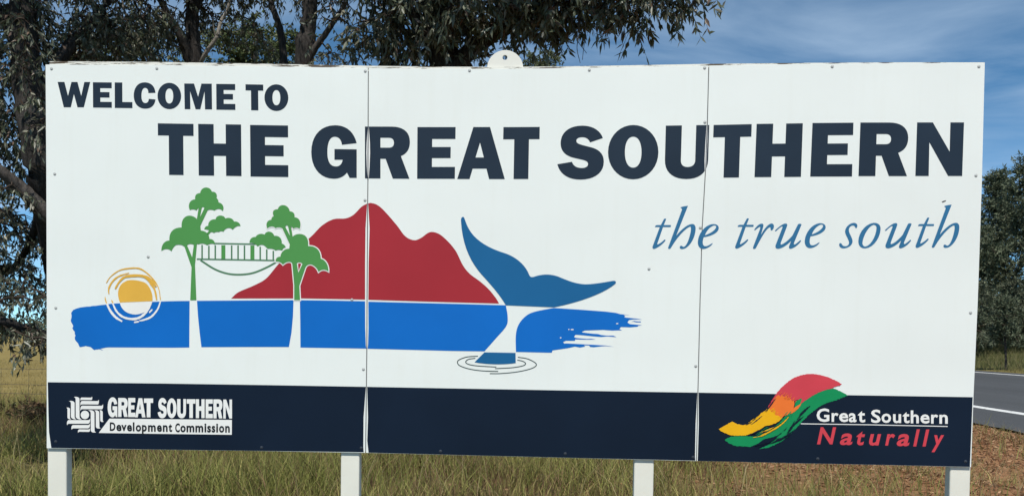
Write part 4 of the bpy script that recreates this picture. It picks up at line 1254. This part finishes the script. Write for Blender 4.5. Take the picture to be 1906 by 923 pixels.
# -- green bushy tree filling the gap further back, and one whose top shows beside the lug
def bushy(label, px, Y, crown, leaf_l=0.075, leaf_w=0.028, pal=BUSHY, r0=0.14, name='bushy_tree', per=16, twigs=5, tl=0.28, group=None, matname='needle'):
    b_ = root_at(px, Y)
    o = tree(name, label, b_)
    if group: o['group'] = group
    top_ = np.mean(np.vstack([c.mean(0) for c in crown]), axis=0)
    hi = max(c[:, 2].max() for c in crown)
    pts = [b_, b_ * 0.6 + top_ * 0.4, top_, np.array([top_[0], top_[1], hi - 0.3])]
    nd_ = [limb_mesh('trunk', pts, r0, 0.02, M['bark_grey'], o, 9)]
    for c in crown:
        m_ = c.mean(0)
        st = nd_[0][len(nd_[0]) // 3]
        nd_.append(limb_mesh('limb', [st, (st + m_) / 2 + np.array([0, 0, -0.1]), m_], r0 * 0.5, 0.02, M['bark_grey'], o, 7))
    grow(o, np.vstack(nd_), np.vstack(crown), leaf_l, leaf_w, pal, M[matname], twigs=twigs, per=per, droop=0.2, tl=tl, r_twig=0.010)
    return o


bushy('green bushy tree filling the gap behind the heading, between two gum trunks', 480, 11.0,
      [blob(470, 90, 11, 70, 45, 1.0, 2.0), blob(420, 120, 11, 60, 60, 1.0, 2.0), blob(530, 110, 11, 55, 60, 1.0, 2.0), blob(470, 220, 11, 120, 90, 1.4, 0.6)], 0.085, 0.032)
bushy('green bushy tree behind the words WELCOME TO', 225, 11.5,
      [blob(230, 95, 11.5, 75, 45, 1.0, 1.8), blob(160, 120, 11.5, 60, 50, 1.0, 1.8), blob(290, 120, 11.5, 50, 50, 1.0, 1.6), blob(220, 220, 11.5, 120, 80, 1.3, 0.6)], 0.085, 0.032)
bushy('grey-green treetop peeping over the sign just right of the lifting lug', 1010, 22,
      [blob(1010, 122, 22, 46, 26, 1.0, 0.5), blob(985, 140, 22, 50, 40, 1.2, 0.4), blob(1030, 150, 22, 40, 40, 1.2, 0.4), blob(1000, 240, 22, 70, 70, 1.6, 0.2)], 0.12, 0.045, pal=[((0.085, 0.105, 0.050), 0.6), ((0.12, 0.135, 0.07), 0.4)], r0=0.2, tl=0.4)

# ------------------------------------------------------------------ bush across the road
def far_tree(label, x, y, h, w, n_clump, name='roadside_tree', pal=FARG, low=0.18, leaf=0.30, group=None, thin=0.08):
    z0 = float(gz(x, y))
    o = tree(name, label, np.array([x, y, z0 - 0.15]))
    if group: o['group'] = group
    lean = rng.normal(size=2) * 0.03 * h
    tp_ = [np.array([x, y, z0 - 0.15]), np.array([x + lean[0] * .4, y, z0 + h * .35]), np.array([x + lean[0], y + lean[1], z0 + h * .93])]
    nd_ = [limb_mesh('trunk', tp_, thin * (h / 8), 0.03, M['bark'], o, 8)]
    A_ = []
    for k in range(n_clump):
        zf = rng.uniform(low, 1.0)
        rad = w * 0.5 * min(1.0, (1.02 - zf) * 2.2) ** 0.8 * (0.75 + 0.35 * math.sin(zf * 17 + x))
        rr_ = rad * math.sqrt(rng.uniform(0.15, 1.0)); an = rng.uniform(0, 2 * math.pi)
        A_.append([x + lean[0] * zf + rr_ * math.cos(an), y + lean[1] * zf + rr_ * math.sin(an), z0 + h * zf * rng.uniform(0.92, 1.0)])
    grow(o, np.vstack(nd_), np.array(A_), leaf, leaf * 0.30, pal, M['needle'], twigs=6, per=13, droop=-0.15, tl=0.75 * max(0.6, h / 12), r_twig=0.02)
    return o


RB = 'trees in the bush across the road'
for k, (x, y, h, w) in enumerate(((27.5, 49, 10.4, 5.0), (31.9, 50, 12.6, 4.2), (34.6, 52, 11.6, 4.0), (29.6, 58, 12.6, 5), (24.0, 58, 11.0, 5.5), (38.5, 55, 12.0, 6), (33.6, 58, 13.4, 4.6), (43.5, 57, 12, 7), (27.0, 63, 12.5, 6), (36.8, 62, 14.0, 5))):
    far_tree('tall dark tree in the dense bush across the road', x, y, h, w, 170, group=RB, low=0.06)
SB = 'low trees at the foot of the bush across the road'
for k, (x, y, h, w) in enumerate(((26.2, 45.5, 4.6, 4.2), (31.6, 48, 4.6, 4.0), (34.5, 48, 4.6, 4.2), (22.2, 41.0, 4.6, 4.2), (29.0, 47.4, 4.6, 4.2), (39.0, 50, 5.0, 4.5))):
    far_tree('low grey-green bushy tree on the grassy bank across the road', x, y, h, w, 95, name='low_tree', pal=[((0.11, 0.125, 0.082), 0.6), ((0.15, 0.165, 0.105), 0.4)], low=0.16, leaf=0.22, group=SB)
far_tree('small leaning tree with thin forked trunk at the road edge beyond the sign', 20.1, 31.4, 3.0, 2.4, 46, name='small_tree', pal=FARG, low=0.40, leaf=0.17, thin=0.15)

# far wood beyond the paddock
P_ = []
for k in range(2600):
    x = rng.uniform(-520, 60)
    y = rng.uniform(330, 380)
    hh = 6.0 + 2.5 * math.sin(x * 0.05) + 1.6 * math.sin(x * 0.21 + 1)
    P_.append([x, y, rng.uniform(0, 1) ** 0.7 * hh * rng.uniform(0.7, 1.15)])
P_ = np.array(P_)
pp = np.repeat(P_, 14, 0) + rng.normal(size=(len(P_) * 14, 3)) * np.array([1.6, 1.6, 0.7])
pp[:, 2] = np.abs(pp[:, 2])
o = leaves('far_wood', pp, rng.normal(size=pp.shape), 1.6, 0.9, FARG, M['needle'], None)
tag(o, 'dark strip of distant woodland along the far side of the paddock', 'woodland', kind='stuff')

P_ = np.stack([rng.uniform(22, 70, 1500), rng.uniform(72, 84, 1500), np.zeros(1500)], 1)
P_[:, 2] = gz(P_[:, 0], P_[:, 1]) + rng.uniform(0, 1, 1500) ** 1.6 * (6.5 + 1.5 * np.sin(P_[:, 0] * 0.5))
pp = np.repeat(P_, 14, 0) + rng.normal(size=(len(P_) * 14, 3)) * np.array([0.7, 0.7, 0.4])
o = leaves('bush_thicket', pp, rng.normal(size=pp.shape), 0.6, 0.3, FARG, M['needle'], None)
tag(o, 'dense dark thicket closing the view behind the trees across the road', 'woodland', kind='stuff')

# ------------------------------------------------------------------ wire fence round the paddock
fence = empty('wire_fence', Vector((-10.5, 12.4, 0)))
tag(fence, 'thin ringlock wire fence along the near edge of the dry paddock', 'fence')
M['wire'] = plain('rusty_wire', (0.10, 0.085, 0.07), 0.7, 0.3)
M['fencepost'] = bark('grey_fence_timber', (0.10, 0.09, 0.08), (0.26, 0.24, 0.21))
fx = np.arange(-34, 8.0, 0.5)


def fy(x):
    return 12.2 - 0.02 * (x + 10)


for zz in (0.16, 0.34, 0.54, 0.86):
    pts = np.array([[x, fy(x), zz + 0.008 * math.sin(x * 1.3 + zz * 9)] for x in fx])
    V, F = tube_arrays(pts, np.full(len(pts), 0.0042), 4)
    np_mesh('wire', V, F, M['wire'], fence)
for x in np.arange(-33.9, 7.6, 0.6):
    V, F = tube_arrays(np.array([[x, fy(x) + 0.006, 0.02], [x + 0.01, fy(x) + 0.006, 0.87]]), [0.0034, 0.0034], 4)
    np_mesh('stay_wire', V, F, M['wire'], fence)
for x in (-29.5, -22.0, -14.5, -4.5, 2.0, 7.8):
    limb_mesh('fence_post', [np.array([x, fy(x) - 0.07, -0.3]), np.array([x, fy(x) - 0.07, 0.5]), np.array([x + 0.01, fy(x) - 0.07, 1.1])], 0.055, 0.05, M['fencepost'], fence, 9, 0.04)

# ------------------------------------------------------------------ grass on the verge
M['grass'] = tinted('grass_blade', 0.65, 0.2, 0.25)


def blades(name, x, y, hgt, wid, lean, cols, label, seg=3):
    n_ = len(x)
    z = gz(x, y) - 0.01
    an = rng.uniform(0, 2 * math.pi, n_)
    sx, sy = np.cos(an), np.sin(an)
    la = rng.uniform(0, 2 * math.pi, n_)
    lx, ly = np.cos(la) * lean, np.sin(la) * lean
    rows = []
    for k, tt in enumerate((0.0, 0.5, 1.0)):
        bx = x + lx * hgt * tt ** 1.8
        by = y + ly * hgt * tt ** 1.8
        bz = z + hgt * (tt - 0.25 * np.clip(lean, 0, 1.4) * tt ** 2)
        w_ = wid * (1.0, 0.75, 0.12)[k] * 0.5
        rows.append(np.stack([bx - sx * w_, by - sy * w_, bz], 1))
        rows.append(np.stack([bx + sx * w_, by + sy * w_, bz], 1))
    V = np.stack(rows, 1).reshape(-1, 3)
    i0 = np.arange(n_)[:, None] * 6
    F = np.concatenate([i0 + np.array([[0, 1, 3, 2]]), i0 + np.array([[2, 3, 5, 4]])], 1).reshape(-1, 4)
    o = np_mesh(name, V, F, M['grass'], None, cols=np.repeat(cols, 6, 0))
    tag(o, label, 'grass', kind='stuff')


def field(n_, x0, x1, y0, y1, prob):
    x = rng.uniform(x0, x1, n_); y = rng.uniform(y0, y1, n_)
    k = rng.uniform(0, 1, n_) < prob(x, y)
    return x[k], y[k]


def patch(x, y, s=1.0, ph=0.0):
    return 0.5 + 0.5 * np.sin(x * 1.3 * s + 1.7 * np.sin(y * 0.9 * s + ph) + ph) * np.sin(y * 1.1 * s + 0.8 * np.sin(x * 1.9 * s) + 2 * ph)


def ramp_right(x):
    return np.clip((x - 0.8) / 3.5, 0, 1)


# tall tussock grass: green-brown, thick on the left, thinning towards the road
x, y = field(300000, -12.5, 8.6, 2.5, 15.0, lambda x, y: (0.12 + 0.88 * patch(x, y, 1.3, 0.7)) * (1 - 0.96 * ramp_right(x)) * np.clip((13.3 - y) / 2.5, 0.10, 1))
pt = patch(x, y, 0.7, 1.0)
hg = (0.12 + 0.34 * pt) * rng.uniform(0.5, 1.3, len(x))
base_c = np.where((rng.uniform(0, 1, len(x)) < 0.45 + 0.45 * pt)[:, None], np.array([[0.225, 0.235, 0.066]]), np.array([[0.37, 0.315, 0.12]]))
brown = (rng.uniform(0, 1, len(x)) < 0.10 + 0.45 * patch(x, y, 0.55, 3.0) ** 2)[:, None]
cols = np.where(brown, np.array([[0.20, 0.13, 0.07]]), base_c) * rng.uniform(0.6, 1.35, (len(x), 1))
blades('tussock_grass', x, y, hg, 0.008 * rng.uniform(0.7, 1.5, len(x)), rng.uniform(0.1, 0.8, len(x)), cols, 'tall green and brown tussock grass behind the sign posts')
# dry short grass on the gravelly shoulder
x, y = field(42000, 0.5, 9.3, 2.5, 17.0, lambda x, y: (0.05 + 0.95 * patch(x, y, 1.1, 2.0) ** 2) * np.clip((9.35 - x) / 0.8, 0.1, 1))
cols = np.where((rng.uniform(0, 1, len(x)) < 0.28)[:, None], np.array([[0.19, 0.185, 0.065]]), np.array([[0.42, 0.30, 0.15]])) * rng.uniform(0.6, 1.3, (len(x), 1))
blades('dry_grass', x, y, 0.13 * rng.uniform(0.4, 1.6, len(x)), 0.006 * rng.uniform(0.7, 1.5, len(x)), rng.uniform(0.3, 1.4, len(x)), cols, 'short straw-coloured grass on the reddish road shoulder')
# straw stalks with seed heads bending over
x, y = field(2600, -11, 8.6, 3.0, 12.5, lambda x, y: 0.6 + 0.0 * x)
cols = np.array([[0.34, 0.28, 0.15]]) * rng.uniform(0.7, 1.25, (len(x), 1))
blades('straw_stalks', x, y, 0.62 * rng.uniform(0.6, 1.3, len(x)) * (1 - 0.35 * ramp_right(x)), 0.0055 * np.ones(len(x)), rng.uniform(0.2, 1.3, len(x)), cols, 'pale dry grass stalks standing above the tussocks')
# fallen leaves and bark on the shoulder
x, y = field(60000, -3.0, 9.2, 2.5, 14, lambda x, y: (0.15 + 0.85 * patch(x, y, 1.4, 4.0)) * (0.15 + 0.85 * ramp_right(x)))
pos = np.stack([x, y, gz(x, y) + 0.012], 1)
dd = rng.normal(size=pos.shape) * np.array([1, 1, 0.25])
o = leaves('leaf_litter', pos, dd, 0.075, 0.024, [((0.30, 0.15, 0.075), 0.5), ((0.44, 0.28, 0.16), 0.3), ((0.15, 0.08, 0.045), 0.2)], M['grass'], None)
tag(o, 'reddish fallen gum leaves scattered on the road shoulder', 'leaf litter', kind='stuff')
# paddock stubble
x, y = field(60000, -40, -4, 12.5, 45, lambda x, y: np.clip(1.2 - (y - 12) / 40, 0.1, 1))
cols = np.array([[0.28, 0.225, 0.092]]) * rng.uniform(0.7, 1.25, (len(x), 1))
blades('paddock_stubble', x, y, 0.10 * rng.uniform(0.5, 1.5, len(x)), 0.012 * np.ones(len(x)), rng.uniform(0.1, 0.9, len(x)), cols, 'short dry stubble of the paddock beyond the wire fence')
# grass on the bank across the road
x, y = field(40000, 19.0, 45, 15, 62, lambda x, y: 0.7 + 0 * x)
cols = np.where((rng.uniform(0, 1, len(x)) < 0.5)[:, None], np.array([[0.12, 0.125, 0.042]]), np.array([[0.19, 0.165, 0.075]])) * rng.uniform(0.7, 1.25, (len(x), 1))
blades('bank_grass', x, y, 0.38 * rng.uniform(0.5, 1.4, len(x)), 0.02 * np.ones(len(x)), rng.uniform(0.1, 0.9, len(x)), cols, 'rough green grass on the bank across the road')


# low dry bracken by the fence
def bracken(x, y, h, n_):
    z0 = float(gz(x, y))
    o = empty('bracken_shrub', Vector((x, y, z0)))
    tag(o, 'low brown bracken shrub between the fence and the sign', 'shrub', 'bracken shrubs along the fence')
    VV, FF, off, lp, ld = [], [], 0, [], []
    for k in range(n_):
        an = rng.uniform(0, 6.28); sp = rng.uniform(0.2, 1.0)
        d = np.array([math.cos(an) * sp, math.sin(an) * sp, 1.0])
        tt = np.linspace(0, 1, 5)[:, None]
        hh = h * rng.uniform(0.6, 1.15)
        c = np.array([x, y, z0 - 0.02]) + rng.normal(size=3) * np.array([.25, .25, 0]) + d * hh * tt - np.array([0, 0, 0.35 * hh]) * tt ** 2
        V, F = tube_arrays(c, np.linspace(0.006, 0.002, 5), 3, off)
        VV.append(V); FF.append(F); off += len(V)
        m_ = 26
        ts = rng.uniform(0.25, 1, m_)
        idx = np.clip((ts * 4).astype(int), 0, 3); fr = (ts * 4 - idx)[:, None]
        lp.append(c[idx] * (1 - fr) + c[idx + 1] * fr)
        ld.append(rng.normal(size=(m_, 3)) + np.array([0, 0, 0.1]))
    tag(np_mesh('stems', np.vstack(VV), np.vstack(FF), M['twig'], o), kind='stuff')
    leaves('fronds', np.vstack(lp), np.vstack(ld), 0.11, 0.032, [((0.115, 0.070, 0.038), 0.5), ((0.16, 0.11, 0.06), 0.3), ((0.07, 0.075, 0.03), 0.2)], M['grass'], o)


for x, y, h in ((-9.2, 10.4, 0.55), (-8.3, 9.6, 0.5), (-10.4, 10.0, 0.6), (-7.6, 10.6, 0.55), (-9.6, 8.8, 0.45), (-11.4, 11.0, 0.6), (-6.6, 9.8, 0.5)):
    bracken(x, y, h, 46)
